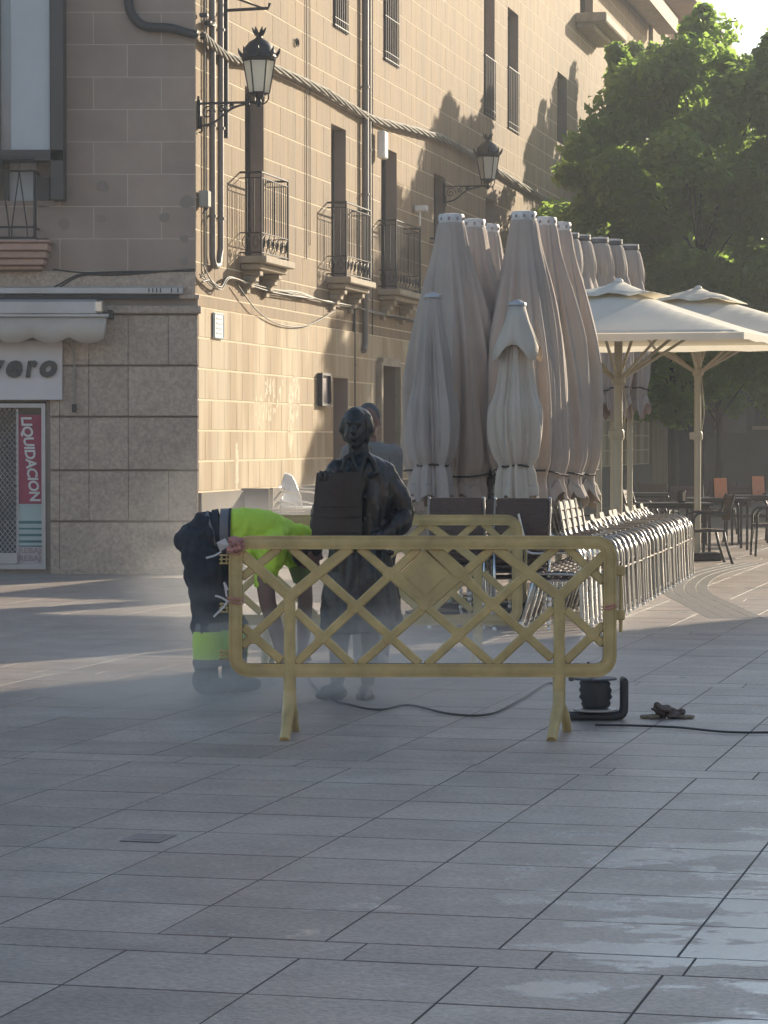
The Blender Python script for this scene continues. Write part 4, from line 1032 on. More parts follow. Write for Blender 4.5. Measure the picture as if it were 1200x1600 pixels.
# open square parasols
def open_par(px, Y, apex_y, zr, hu, hv, rot, label, seed):
    p = W(px, 700, Y); za = W(px, apex_y, Y).z; r_ = thing('open_parasol', (p.x, p.y, 0), label, 'parasol', 'open cream parasols over the café tables')
    build('pole', MB().lathe([(.045, .05), (.045, za-.1)], (p.x, p.y, 0), 12), M_pole, r_, smooth=True, auto=40)
    build('base', MB().cbox((p.x, p.y, .05), (.6, .6, .10), .02), M_iron, r_)
    ru = Vector((cos(rot), -sin(rot), 0)); rv_ = Vector((sin(rot), cos(rot), 0)); c = Vector((p.x, p.y, 0))
    def pt(a, b, z): return c+ru*a*hu+rv_*b*hv+Vector((0, 0, z))
    N = 24; vs = []; rr = random.Random(seed)
    for i in range(N+1):
        for j in range(N+1):
            a = -1+2*i/N; b = -1+2*j/N; m_ = max(abs(a), abs(b)); z = zr+(za-.05-zr)*(1-m_)
            # cloth sags between the eight ribs
            ang = math.atan2(b, a); sag = abs(sin(2*ang))*m_*(1-m_)*.10+ .02*sin(7*a+seed)*sin(5*b)*(1-m_)
            vs.append(pt(a, b, z-sag))
    fs = [(i*(N+1)+j, (i+1)*(N+1)+j, (i+1)*(N+1)+j+1, i*(N+1)+j+1) for i in range(N) for j in range(N)]
    cl = build('canopy', MB().add(vs, fs), M_fabO, r_, smooth=True); cl.modifiers.new('s', 'SOLIDIFY').thickness = .004
    # vent cap
    vs = []; K = 8
    for i in range(K+1):
        for j in range(K+1):
            a = -.27+.54*i/K; b = -.27+.54*j/K; m_ = max(abs(a), abs(b))/.27; z = za-(za-zr)*.27*m_*.92+.022*sin(9*a*3+seed)*m_
            if m_ < .25: z = za+.03
            vs.append(pt(a, b, z+.01))
    fs = [(i*(K+1)+j, (i+1)*(K+1)+j, (i+1)*(K+1)+j+1, i*(K+1)+j+1) for i in range(K) for j in range(K)]
    vt = build('vent_cap', MB().add(vs, fs), M_fabO, r_, smooth=True); vt.modifiers.new('s', 'SOLIDIFY').thickness = .005
    build('finial', MB().lathe([(.05, za), (.05, za+.03), (.02, za+.05)], c, 10), M_cap, r_, smooth=True)
    # hem
    hm = MB(); cs = [(-1, -1), (1, -1), (1, 1), (-1, 1), (-1, -1)]
    for (a, b), (a2, b2) in zip(cs, cs[1:]):
        n = 16; vs = []
        for i in range(n+1):
            q = pt(a+(a2-a)*i/n, b+(b2-b)*i/n, zr+.006); vs += [q, q+Vector((0, 0, -.075+.008*sin(i*1.7)))]
        hm.add(vs, [(2*i, 2*i+2, 2*i+3, 2*i+1) for i in range(n)])
    build('hem', hm, M_fabO, r_, smooth=True)
    zh = zr-.42
    me_cache = None
    for (a, b) in ((1, 1), (1, -1), (-1, 1), (-1, -1), (1, 0), (-1, 0), (0, 1), (0, -1)):
        build('rib', MB().tube([pt(0, 0, za-.18), pt(a*.985, b*.985, zr-.035)], .016, 6), M_pole, r_)
        k = .5
        build('strut', MB().tube([pt(a*.02, b*.02, zh), pt(a*k, b*k, zr+(za-.05-zr)*(1-k)-.05)], .017, 6), M_pole, r_)
    build('hub', MB().lathe([(.05, zh-.06), (.075, zh-.04), (.075, zh+.03), (.05, zh+.05)], c, 12), M_pole, r_, smooth=True, auto=40)
    build('collar', MB().lathe([(.05, 1.6), (.065, 1.62), (.065, 1.70), (.05, 1.72)], c, 12), M_pole, r_, smooth=True, auto=40)
    build('crank', MB().cbox(c+Vector((-.07, -.02, 1.66)), (.08, .05, .10), .01).tube([c+Vector((.05, 0, 1.7)), c+Vector((.09, 0, 1.95)), c+Vector((.045, 0, zh))], .008, 5), M_pole, r_)
    return r_
open_par(966, 30.5, 442, W(0, 522, 28.7).z, 1.72, 1.85, R(18), 'open cream parasol nearest the camera, right of the folded bundles', 1)
open_par(1090, 37.6, 452, W(0, 523, 35.6).z, 2.1, 2.0, R(18), 'second open cream parasol, behind and right of the nearest one', 4)

# ---------------------------------------------------------------- chairs
CH = {}
def chair(name, w, mseat, mframe, label, cat='chair', r=.014, backh=.86, flat=False):
    root = thing(name, (0, 0, 0), label, cat)
    h = w/2
    for s_ in (-1, 1):
        y = s_*h
        pts = [(.25, y, 0), (.235, y, .30)]+arc((.23, y, .55), (.22, y, .665), (.10, y, .665), 5)+[(-.12, y, .655)]+arc((-.17, y, .655), (-.235, y, .66), (-.25, y, .72), 3)+[(-.30, y, backh)]
        build('arm_frame', MB().tube(pts, r, 8), mframe, root, smooth=True, auto=50)
        build('leg', MB().tube([(-.16, y, .44), (-.20, y, .25), (-.28, y, 0)], r, 8), mframe, root, smooth=True)
        build('seat_rail', MB().tube([(.232, y, .42), (-.18, y, .43)], r*.8, 6), mframe, root)
        if not flat: build('armrest', MB().cbox((-.02, y, .675), (.24, .04, .016), .005), mseat, root)
        for fx in (.25, -.28): build('foot', MB().cbox((fx, y, .01), (.034, .034, .03), .006), M_iron if mframe is M_cafe else M_whitepl, root)
    st = MB()
    for k in range(7): st.cbox((.21-.065*k, 0, .445-.004*abs(3-k)), (.055, w-.02, .016), .005)
    build('seat', st, mseat, root)
    rot = Euler((0, -R(14), 0)).to_matrix(); b = MB(); nb = 5
    for k in range(nb): 
        f_ = (k+.5)/nb; b.cbox((-.245-.06*f_, 0, .56+f_*(backh-.57)), (.014, w-.02, (backh-.57)/nb-.006), .004, rot)
    b.box((-.285, 0, .72), (.008, w-.04, backh-.58), rot)
    build('backrest', b, mseat, root)
    return root
def place(proto, loc, rz, label, group, first=[None], tilt=0):
    if proto.name not in CH: CH[proto.name] = 1; o = proto
    else: o = copy_tree(proto)
    o.location = loc; o.rotation_euler = (0, tilt, rz); o['label'] = label; o['group'] = group; return o
# row of aluminium chairs stowed side by side, facing right
pr1 = chair('stowed_chair', .34, M_wicker2, M_chrome, '', r=.0125, backh=.76)
pr1b = chair('stowed_chair', .34, M_wicker2, M_chrome, '', r=.0125, backh=1.0)
A, B = G(930, 962), G(1050, 899)
NR = 20
ordn = ['first', 'second', 'third', 'fourth', 'fifth', 'sixth', 'seventh', 'eighth', 'ninth', 'tenth', 'eleventh', 'twelfth', 'thirteenth', 'fourteenth', 'fifteenth', 'sixteenth', 'seventeenth', 'eighteenth', 'nineteenth', 'twentieth', 'twenty-first', 'twenty-second']
for i in range(NR):
    f_ = i/(NR-1); p = A.lerp(B, f_)
    d_ = (B-A).normalized(); rz = math.atan2(d_.y, d_.x)-pi/2
    place(pr1, (p.x+rnd.uniform(-.012, .012), p.y, 0), rz+rnd.uniform(-.03, .03), 'aluminium armchair with woven back, %s from the near end of the tight row' % ordn[i], 'aluminium armchairs stowed in a tight row')
    if i % 2 == 0 or i in (1, 3, 11):
        place(pr1b if i < 4 else pr1, (p.x-.02, p.y+.01, .052), rz+rnd.uniform(-.03, .03), 'aluminium armchair with woven back stacked on the %s chair of the row' % ordn[i], 'aluminium armchairs stowed in a tight row')
# dark wicker chairs: a second row and stacks in front of the parasol bundles
pr2 = chair('wicker_chair', .34, M_wicker, M_alu, '', r=.013, backh=.93)
A2, B2 = G(868, 985), G(925, 950)
for i in range(9):
    p = A2.lerp(B2, i/8); rz = math.atan2((B2-A2).y, (B2-A2).x)-pi/2
    for k in range(2): place(pr2, (p.x, p.y, .055*k), rz+rnd.uniform(-.03, .03), 'dark wicker armchair in the shaded row, %s from the near end, %s' % (ordn[i], ('on the ground', 'on top')[k]), 'dark wicker armchairs stowed in a row')
pr3 = chair('stacked_chair', .46, M_wicker, M_alu, '', r=.013, backh=.86)
for si, (px, Y, n, nm, zz) in enumerate(((716, 24.2, 6, 'left', 766), (812, 24.0, 6, 'middle', 774), (765, 25.8, 5, 'rear', 0))):
    for k in range(n):
        p = W(px, 700, Y); sh = .025*k
        place(pr3, (p.x, p.y-sh, .052*k), pi/2+R(-5+6*si), 'brown wicker chair number %s from the ground in the %s stack before the folded parasols' % (ordn[k], nm), 'brown wicker chairs stacked before the parasols')
# café set at the right
pr4 = chair('cafe_chair', .50, M_wicker, M_cafe, '', r=.018, backh=.90)
cs = [((1105, 880), R(185), 'graphite café armchair nearest the camera, its back to the right of the front table'),
      ((1205, 868), R(180), 'graphite café armchair at the right edge of the picture'),
      ((1010, 862), R(-20), 'graphite café armchair left of the front table behind the aluminium row'),
      ((1075, 850), R(-90), 'graphite café armchair on the far side of the front table'),
      ((1165, 848), R(-70), 'graphite café armchair between the two tables with menu cards'),
      ((1030, 838), R(60), 'graphite café armchair furthest left in the rear seating'),
      ((1120, 835), R(-120), 'graphite café armchair behind the rear menu card'),
      ((990, 846), R(10), 'graphite café armchair beside the pole of the nearest open parasol'),
      ((1230, 845), R(200), 'graphite café armchair just beyond the right edge')]
for (px, py), rz, lb in cs:
    p = G(px, py); place(pr4, (p.x, p.y, 0), rz, lb, 'graphite café armchairs')
def table(px, py, w, label, card=None, disp=False):
    p = G(px, py); r_ = thing('cafe_table', (p.x, p.y, 0), label, 'table', 'graphite café tables')
    build('tabletop', MB().cbox((p.x, p.y, .74), (w, .8, .03), .006), M_cafe, r_)
    build('apron', MB().box((p.x, p.y, .70), (w-.1, .7, .04)), M_cafe, r_)
    for sx in (-1, 1):
        for sy in (-1, 1): build('leg', MB().box((p.x+sx*(w/2-.05), p.y+sy*.35, .34), (.035, .035, .68)), M_cafe, r_)
    if card:
        c = Vector((p.x+card, p.y-.2, .755)); m_ = thing('menu_card', c, 'orange menu card standing on the %s' % label.split(',')[0], 'menu card', 'orange menu cards on the tables')
        rot = Euler((R(-8), 0, R(8))).to_matrix()
        build('card', MB().box(c+Vector((0, 0, .15)), (.19, .012, .29), rot), M_menu, m_); build('holder', MB().cbox(c+Vector((0, .01, .02)), (.215, .05, .03), .005), M_cafe, m_)
        build('edge', MB().box(c+Vector((.105, .01, .15)), (.012, .02, .30), rot).box(c+Vector((-.105, .01, .15)), (.012, .02, .30), rot), M_cafe, m_)
        build('printed_photo', MB().box(c+Vector((-.04, -.0155, .09)), (.08, .004, .12), rot), M_menugrey, m_)
    if disp:
        c = Vector((p.x+disp, p.y-.1, .755)); n_ = thing('napkin_dispenser', c, 'small metal napkin dispenser on the front café table', 'napkin dispenser')
        build('body', MB().cbox(c+Vector((0, 0, .085)), (.12, .09, .17), .02), M_cafe, n_); build('face', MB().cbox(c+Vector((.03, -.046, .085)), (.04, .006, .12), .002), M_chrome, n_)
table(1052, 872, 1.0, 'front café table beside the aluminium row, with a napkin dispenser', None, .1)
table(1120, 858, .9, 'café table behind the nearest armchair, with a menu card', .03)
table(1190, 850, 1.1, 'café table at the right edge, with a menu card', -.08)
table(1000, 843, .9, 'rear café table beside the parasol pole, bare top', None)

# ---------------------------------------------------------------- yellow barriers
def barrier(root):
    s = 1/289.0; X = lambda px: (px-660.5)*s; Z = lambda py: 1.09-(py-825)*.00325
    z = lambda py: Z(py)
    def bar(a, b, w, th, y=0.0, mb=None):
        mb = mb or MB(); a = Vector((X(a[0]), 0, z(a[1]))); b = Vector((X(b[0]), 0, z(b[1]))); d = b-a; L = d.length
        ang = math.atan2(d.z, d.x); rot = Euler((0, -ang, 0)).to_matrix()
        mb.cbox((a+b)/2+Vector((0, y, 0)), (L, th, w), .007, rot); return mb
    # outer frame: rounded rectangle swept with a flanged section
    xo0, xo1, zo0, zo1 = X(368), X(953), z(1051), z(838); rc = .075; path = []
    for (cx_, cz, a0) in ((xo1-rc, zo1-rc, 0), (xo0+rc, zo1-rc, 90), (xo0+rc, zo0+rc, 180), (xo1-rc, zo0+rc, 270)):
        for k in range(7): a = R(a0+15*k); path.append((cx_+rc*cos(a), cz+rc*sin(a), a0+15*k))
    def sweep(hw, th, y=0):
        vs = []; n = len(path); sec = [(-hw, -th*.8), (-hw*.8, -th), (hw*.8, -th), (hw, -th*.8), (hw, th*.8), (hw*.8, th), (-hw*.8, th), (-hw, th*.8)]
        for (px_, pz_, a) in path:
            for (u, v_) in sec: vs.append((px_+u*cos(R(a)), y+v_, pz_+u*sin(R(a))))
        return MB().add(vs, [(i*8+k, ((i+1) % n)*8+k, ((i+1) % n)*8+(k+1) % 8, i*8+(k+1) % 8) for i in range(n) for k in range(8)])
    m = sweep(.036, .022); build('outer_frame', m, M_plast, root, smooth=True, auto=35)
    rim = MB()
    for off in (.031, -.031):
        vs = []; n = len(path)
        for (px_, pz_, a) in path:
            for (u, v_) in ((off-.005, -.026), (off+.005, -.026), (off+.005, .026), (off-.005, .026)): vs.append((px_+u*cos(R(a)), v_, pz_+u*sin(R(a))))
        rim.add(vs, [(i*4+k, ((i+1) % n)*4+k, ((i+1) % n)*4+(k+1) % 4, i*4+(k+1) % 4) for i in range(n) for k in range(4)])
    build('frame_flange', rim, M_plast, root)
    thin = [((454, 846), (656, 1040)), ((561, 846), (612, 894)), ((608, 890), (769, 1041)), ((461.7, 1040), (655, 847)),
            ((561, 1042), (772, 845)), ((666, 1043), (872, 843)), ((711, 885), (863, 1032)), ((771, 1043), (865, 948)),
            ((884.5, 845), (944, 904.5)), ((884, 950), (944, 1008)), ((883, 1037), (944, 974.5)), ((441.5, 946.5), (377, 1012)),
            ((379, 978), (440, 1036)), ((461.7, 952), (550, 1042)), ((377, 897), (437, 847)), ((765, 939), (718, 885)), ((664, 936), (618, 890)),
            ((667, 847), (712, 890)), ((664, 938), (712, 890)), ((720, 885), (680, 847))]
    lat = MB(); rb = MB()
    seen = set()
    for i, (a, b) in enumerate(thin):
        y = .0006*((i % 5)-2)
        bar(a, b, .048, .022, y, lat)
    for (px, py) in ((502, 996), (553, 945), (608, 890), (663, 941), (608, 997), (716, 990), (769, 940), (715, 885), (821, 890), (821, 990), (926, 990), (397, 996)):
        lat.lathe([(.034, -.0135), (.037, -.010), (.037, .010), (.034, .0135)], (X(px), 0, z(py)), 10, axis=Euler((pi/2, 0, 0)).to_matrix())
    build('lattice', lat, M_plast, root)
    dp = MB(); c = Vector((X(664.5), 0, z(890))); hx, hz = 41*s, 42*.00325
    for i, (k, th) in enumerate(((1.0, .011), (.86, .016))):
        dp.prism([(c.x-hx*k, c.z), (c.x, c.z-hz*k), (c.x+hx*k, c.z), (c.x, c.z+hz*k)], -th, th)
    build('diamond_panel', dp, M_plast, root)
    for (xn, side) in ((452.5, -1), (874, 1)):
        yb = MB(); l0, r0 = ((377, 857), (548, 846)) if side < 0 else ((772.5, 845), (947, 857))
        node = (xn, 928)
        bar(l0, node, .058, .034, .0011, yb); bar(r0, node, .058, .034, -.0013, yb)
        yb.cbox((X(xn), .0004, z(957)), (.062, .040, .24), .012)
        build('y_brace', yb, M_plast, root)
        L = MB(); xl = X(xn); tube = [(xl, 0, z(965)), (xl, 0, .33), (xl, 0, .22)]
        L.tube(tube, [.030, .034, .034], 12)
        sp = -.02 if side < 0 else -.055
        L.tube(smoothpath([(xl, 0, .24), (xl-.005, -.04, .17), (xl+sp*.6, -.15, .08), (xl+sp, -.25, .0)], 4), [.034]*4+[.033]*4+[.028]*5, 10)
        L.tube(smoothpath([(xl, 0, .24), (xl+.005, .04, .17), (xl-sp*.8, .15, .08), (xl-sp*1.1, .25, .0)], 4), [.034]*4+[.031]*4+[.026]*5, 10)
        build('leg', L, M_plast, root, smooth=True, auto=50)
    for zc_ in (.99, .66, .40)[0:3]:
        for k in range(1):
            h = MB(); zc2 = {.99: z(866), .66: z(947), .40: z(1025)}[zc_]
            for q in range(3): h.cbox((X(350), 0, zc2-.022+.022*q), (.052, .04, .007), .002)
            h.cbox((X(346), 0, zc2), (.008, .036, .055), .002); h.cbox((X(354), .0, zc2), (.008, .036, .055), .002); build('hook', h, M_plast, root)
    h = MB(); 
    for py in (885, 959): h.cbox((X(970), .02, z(py)), (.05, .03, .055), .006)
    h.tube([(X(971), .03, z(880)), (X(971), .03, z(988))], .010, 8); h.cbox((X(960), .012, z(885)), (.03, .02, .04), .004); h.cbox((X(960), .012, z(959)), (.03, .02, .04), .004)
    build('connector_pin', h, M_plast, root)
fb1 = thing('yellow_barrier', (0, 0, 0), 'yellow plastic crowd barrier with diamond panel standing in front of the bronze statue', 'barrier', 'yellow plastic crowd barriers')
barrier(fb1); fb2 = copy_tree(fb1)
YF = 15.22
fb1.location = (W(660.5, 900, YF).x, YF, 0)
fb2.location = (W(580, 900, 19.5).x-.0, 19.5, 0); fb2.rotation_euler.z = R(1)
fb2['label'] = 'yellow plastic crowd barrier standing behind the statue and the worker'
# tape wrapped on the left end
tpz = thing('barrier_tape', (fb1.location.x-1.03, YF, .9), 'crumpled red and white tape tied round the left post of the front barrier', 'tape')
def tapeblob(px, py, seed, n=16, sx=.05):
    rr = random.Random(seed); c = W(px, py, YF-.035); mb = MB()
    for k in range(n):
        d = [Vector((rr.uniform(-1, 1)*sx, rr.uniform(-.03, .02), rr.uniform(-.7, .7)*sx)) for _ in range(4)]
        P = smoothpath([c+q for q in d], 4); w_ = rr.uniform(.006, .012); vs = []
        for q in P: vs += [q+Vector((0, 0, w_)), q-Vector((0, .004, w_))]
        mb.add(vs, [(2*i, 2*i+2, 2*i+3, 2*i+1) for i in range(len(P)-1)])
    return mb
o = build('tape_knot', tapeblob(368, 850, 2, 22, .05), M_tape, tpz, smooth=True); o.modifiers.new('s', 'SOLIDIFY').thickness = .002
o = build('white_tape_end', MB().add([W(338, 848, YF-.05), W(352, 841, YF-.04), W(358, 853, YF-.05), W(344, 862, YF-.03)], [(0, 1, 2, 3)]), M_wtape, tpz); o.modifiers.new('s', 'SOLIDIFY').thickness = .004
rb_ = MB()
for py in (858, 864, 935, 941):
    c = W(368, py, YF); rb_.tube([c+Vector((.043*cos(q), .032*sin(q), .006*sin(2*q))) for q in [2*pi*i/12 for i in range(13)]], .007, 5)
c = W(953, 950, YF)
for dz in (0, .015): rb_.tube([c+Vector((.043*cos(q), .032*sin(q), dz+.01*cos(q))) for q in [2*pi*i/12 for i in range(13)]], .005, 5)
build('tape_band', rb_, M_tape, tpz)
tl = MB()
for pts in ([(356, 938), (350, 948), (343, 955), (334, 964)], [(354, 932), (352, 918), (350, 910), (356, 922)], [(356, 940), (346, 934), (336, 931)], [(346, 862), (336, 868), (322, 872)]):
    P = smoothpath([W(a, b, YF-.05) for a, b in pts], 5); build('loose_end', MB().tube(P, .006, 5), M_wtape, tpz)

# ---------------------------------------------------------------- statue
YS = 17.4; SS = 4400/YS
def sp(px, py, y=0.0): 
    q = W(px, py, YS); return Vector((q.x, YS+y, q.z))
st = thing('bronze_statue', (W(560, 1000, YS).x, YS, 0), 'dark bronze statue of a long-coated figure holding a bundle of newspapers', 'statue')
b = MB()
Hc = sp(556, 669, -.02)
b.ell(Hc+Vector((0, .02, .015)), (.082, .10, .118)); b.ell(Hc+Vector((-.006, -.03, -.040)), (.064, .068, .078))
b.ell(Hc+Vector((-.006, -.055, -.095)), (.032, .035, .028))                # chin
b.ell(Hc+Vector((.010, .045, .020)), (.102, .095, .115))                     # hair mass
for sx_ in (-1, 1): b.limb([Hc+Vector((sx_*.070+.004, .0, .045)), Hc+Vector((sx_*.088+.004, .01, -.01)), Hc+Vector((sx_*.080+.006, .03, -.035))], [.022, .024, .018], 10)
b.ell(Hc+Vector((.060, .03, -.035)), (.035, .055, .065)); b.ell(Hc+Vector((-.058, .03, -.03)), (.03, .05, .06))
b.limb([Hc+Vector((-.012, -.085, .02)), Hc+Vector((-.014, -.110, -.022))], [.013, .020], 8)    # nose
b.ell(Hc+Vector((-.012, -.090, .032)), (.056, .020, .011)); b.ell(Hc+Vector((-.013, -.094, -.055)), (.028, .015, .008)); b.ell(Hc+Vector((-.013, -.092, -.071)), (.023, .015, .008))
b.ell(Hc+Vector((-.040, -.074, -.025)), (.018, .016, .018)); b.ell(Hc+Vector((.024, -.074, -.025)), (.018, .016, .018))
b.ell(Hc+Vector((-.038, -.088, .008)), (.014, .010, .009)); b.ell(Hc+Vector((.012, -.088, .008)), (.014, .010, .009))
b.limb([sp(559, 692, .02), sp(562, 722, .03)], [.062, .078], 12)
b.limb([sp(562, 716, .02), sp(604, 737, .02)], [.055, .062], 12); b.limb([sp(562, 716, .02), sp(530, 735, .02)], [.055, .06], 12)
def loftz(mb, secs, n=40, fold=None):
    vs = []
    for (px, py, rx, ry, oy) in secs:
        c = sp(px, py, oy)
        for k in range(n):
            q = 2*pi*k/n; f_ = 1 if fold is None else fold(q, py); vs.append((c.x+rx*f_*cos(q), c.y+ry*f_*sin(q), c.z))
    m = len(secs); mb.add(vs, [(i*n+k, i*n+(k+1) % n, (i+1)*n+(k+1) % n, (i+1)*n+k) for i in range(m-1) for k in range(n)]+[tuple(reversed(range(n))), tuple(range((m-1)*n, m*n))])
fold = lambda q, py: 1+max(0, min(1, (py-850)/140))*.07*(sin(6*q+.5)+.5*sin(11*q))
loftz(b, [(563, 708, .06, .06, .02), (566, 716, .115, .085, .02), (570, 728, .165, .11, .02), (572, 745, .19, .125, .02), (570, 775, .19, .135, .02), (564, 820, .175, .135, .02), (561, 850, .18, .14, .02), (561, 890, .205, .155, .02), (561, 930, .225, .165, .02), (562, 965, .24, .17, .02), (562, 987, .245, .175, .02)], 48, fold)
# arms: viewer right arm akimbo with the hand in the coat pocket
b.limb([sp(602, 741, .02), sp(618, 768, .03), sp(630, 798, .04)], [.066, .076, .070], 12)
b.limb([sp(590, 742, .02), sp(606, 775, .03), sp(622, 790, .04)], [.07, .07, .05], 12)
b.limb([sp(636, 798, .05), sp(622, 818, -.03), sp(597, 836, -.09)], [.06, .055, .046], 12)
b.ell(sp(592, 838, -.11), (.05, .035, .04))
# viewer left arm bent up to the top of the bundle
b.limb([sp(528, 735, .02), sp(505, 790, .02), sp(500, 818, -.04)], [.075, .062, .055], 12)
b.limb([sp(500, 818, -.04), sp(506, 780, -.12), sp(513, 752, -.16)], [.055, .05, .035], 12)
b.ell(sp(516, 741, -.17), (.042, .03, .028))
for k, (px, ln, dz) in enumerate(((501, .052, 0), (509, .062, .004), (517, .066, .006), (525, .058, .003))):
    a = sp(px+2, 740, -.185); b.limb([a, a+Vector((-.004, -.028, .014+dz)), a+Vector((-.006, -.045, -.01)), a+Vector((-.004, -.040, -.01-ln*.45))], [.0115, .011, .0105, .009], 8)
a = sp(530, 742, -.17); b.limb([a, a+Vector((.018, -.02, .008)), a+Vector((.016, -.04, -.014))], [.013, .012, .010], 8)
# collar and lapels
for pts in ([(552, 708), (540, 716), (536, 732), (544, 745)], [(575, 708), (584, 722), (590, 738), (578, 744)], [(549, 712), (556, 730), (562, 748)], [(572, 712), (566, 730), (562, 748)]):
    b.limb([sp(x_, y_, -.085-.01*i) for i, (x_, y_) in enumerate(pts)], [.014, .018, .016, .010][:len(pts)], 8)
b.limb([sp(563, 750, -.112), sp(560, 850, -.125), sp(559, 983, -.155)], [.008, .008, .009], 6)
for py in (775, 810): b.ell(sp(569, py, -.125), .010)
b.ell(sp(600, 860, -.10), (.05, .02, .007), rot=Euler((0, .3, 0)).to_matrix())
# legs and shoes
b.limb([sp(532, 975, .0), sp(529, 1020, .0), sp(527, 1068, .01)], [.068, .058, .042], 12)
b.limb([sp(580, 975, .05), sp(578, 1020, .05), sp(574, 1066, .06)], [.068, .056, .042], 12)
b.ell(sp(521, 1078, -.03)+Vector((0, 0, .0)), (.085, .075, .042), rot=Euler((0, 0, .3)).to_matrix()); b.ell(sp(507, 1085, -.07), (.06, .05, .028)); b.ell(sp(532, 1083, .03), (.045, .05, .035))
b.ell(sp(571, 1080, .0), (.048, .11, .04)); b.ell(sp(571, 1086, -.07), (.042, .07, .028))
for c_ in ((521, 1086, -.03), (571, 1086, -.0)): b.lathe([(.06, 0), (.06, .03)], (sp(*c_).x, sp(*c_).y, 0), 14)
def sdef(co, no):
    x, y, z = co[:, 0]-st.location.x, co[:, 1], co[:, 2]
    w = np.clip((1.45-z)/.2, 0, 1)*np.clip((z-.35)/.1, 0, 1)
    co = crumple(co, no, (7, 7, 2.5), .045, 5, w); co = crumple(co, no, (40, 40, 40), .004, 8)
    d = .003*np.sin(18*x+6*np.sin(3*z)+2)*w+.004*np.sin(9*z+14*x)*w+.0016*np.sin(60*x)*np.sin(55*z)
    return co+no*d[:, None]
remesh('figure', b, M_bronze, st, .0075, 2, sdef)
bk = MB()
vs = []
TLx, TRx = (496, 566); 
for i in range(13):
    f_ = i/12
    for j in range(9):
        g_ = j/8; px = (496-9*f_**.8)+(566-(496))*g_+(9*f_**.8)*g_*.9; py = 738+114*f_
        vs.append(sp(px, py, -.20-.035*sin(pi*g_)-.0*f_))
n_ = len(vs); vs += [v+Vector((.0, .075, 0)) for v in vs]
fs = [(i*9+j, i*9+j+1, (i+1)*9+j+1, (i+1)*9+j) for i in range(12) for j in range(8)]
fs += [tuple(n_+k for k in reversed(f_)) for f_ in fs]
bord = [i for i in range(9)]+[9*i+8 for i in range(1, 13)]+[12*9+j for j in range(7, -1, -1)]+[9*i for i in range(11, 0, -1)]
fs += [(bord[i], bord[(i+1) % len(bord)], bord[(i+1) % len(bord)]+n_, bord[i]+n_) for i in range(len(bord))]
bk.add(vs, fs); nb_ = build('newspaper_bundle', bk, M_bronze2, st, smooth=True, auto=40)
ln = MB()
for py in (790, 806, 830): ln.limb([sp(496+8*g_*0+70*g_/8*.95, py+1, -.205-.035*sin(pi*g_/8)) for g_ in range(1, 9)], [.0035]*8, 5)
build('relief_fold', ln, M_bronze2, nb_, smooth=True)

# ---------------------------------------------------------------- worker bending over
YW = 17.75
def wp(px, py, y=0.0):
    q = W(px, py, YW); return Vector((q.x, YW+y, q.z))
wk = thing('person', (W(330, 1000, YW).x, YW, 0), 'person in navy work trousers and yellow high visibility top bending over beside the statue', 'person')
t = MB()    # trousers with hips
t.ell(wp(312, 846, 0), (.15, .17, .14)); t.ell(wp(325, 835, 0), (.13, .165, .14))
t.limb([wp(314, 862, -.08), wp(322, 930, -.09), wp(326, 985, -.09), wp(325, 1066, -.08)], [.125, .098, .083, .072], 16)
t.limb([wp(326, 862, .09), wp(352, 935, .10), wp(362, 985, .10), wp(364, 1058, .09)], [.12, .096, .083, .072], 16)
def tdef(co, no):
    z, x = co[:, 2], co[:, 0]; return crumple(co, no, (9, 9, 6), .045, 3)
remesh('trousers', t, M_trouser, wk, .012, 2, tdef)
for (px, yy) in ((325.5, -.09), (363, .10)):
    for (py0, py1, m_, r_) in ((972, 986, M_reflect, .0905), (985, 1028, M_hivis, .095), (1027, 1040, M_reflect, .0885)):
        a, b2_ = wp(px, py0, yy), wp(px+.5, py1, yy)
        build('leg_band', MB().tube([a, (a+b2_)/2, b2_], [r_*.97, r_, r_*.96], 24), m_, wk, smooth=True, auto=60)
bo = MB()
for (px, yy) in ((325, -.08), (364, .09)):
    bo.limb([wp(px, 1052, yy), wp(px, 1072, yy)], [.066, .062], 12); bo.ell(Vector((wp(px+12, 1080, yy).x, YW+yy, .055)), (.135, .055, .055)); bo.ell(Vector((wp(px-3, 1080, yy).x, YW+yy, .05)), (.07, .055, .05))
remesh('boots', bo, M_boot, wk, .012, 2)
# waist: belt and grey reflective bands wrapped round the back
def band(p0, p1, r0, r1, m, name, ry=1.0):
    a, c = wp(*p0), wp(*p1); build(name, MB().tube([a, (a+c)/2, c], [r0, (r0+r1)/2, r1], 28, True, 1.0), m, wk, smooth=True, auto=60)
band((322, 838), (330, 834), .150, .148, mat('worn_belt', (.14, .10, .075), .7), 'belt')
band((328, 835), (337, 832), .147, .146, M_reflect, 'waist_band'); band((336, 832.5), (346, 831), .146, .147, M_trouser, 'waist_panel')
band((345, 831), (359, 831), .147, .149, M_reflect, 'waist_band'); band((358, 831), (362, 831), .150, .150, M_trouser, 'hem_band')
tp_ = MB()
tp_.limb([wp(366, 829), wp(390, 828), wp(415, 831), wp(438, 839)], [.140, .142, .14, .125], 18)
tp_.ell(wp(436, 842, 0), (.10, .19, .10))
tp_.limb([wp(432, 848, -.14), wp(424, 872, -.16), wp(415, 905, -.16)], [.085, .085, .068], 14)      # near sleeve
tp_.limb([wp(440, 848, .13), wp(458, 872, .15), wp(472, 900, .15)], [.085, .075, .062], 14)
tp_.limb([wp(448, 838, 0), wp(470, 832, 0), wp(478, 833, 0)], [.09, .06, .045], 12)
tp_.ell(wp(395, 862, -.02), (.12, .12, .07))
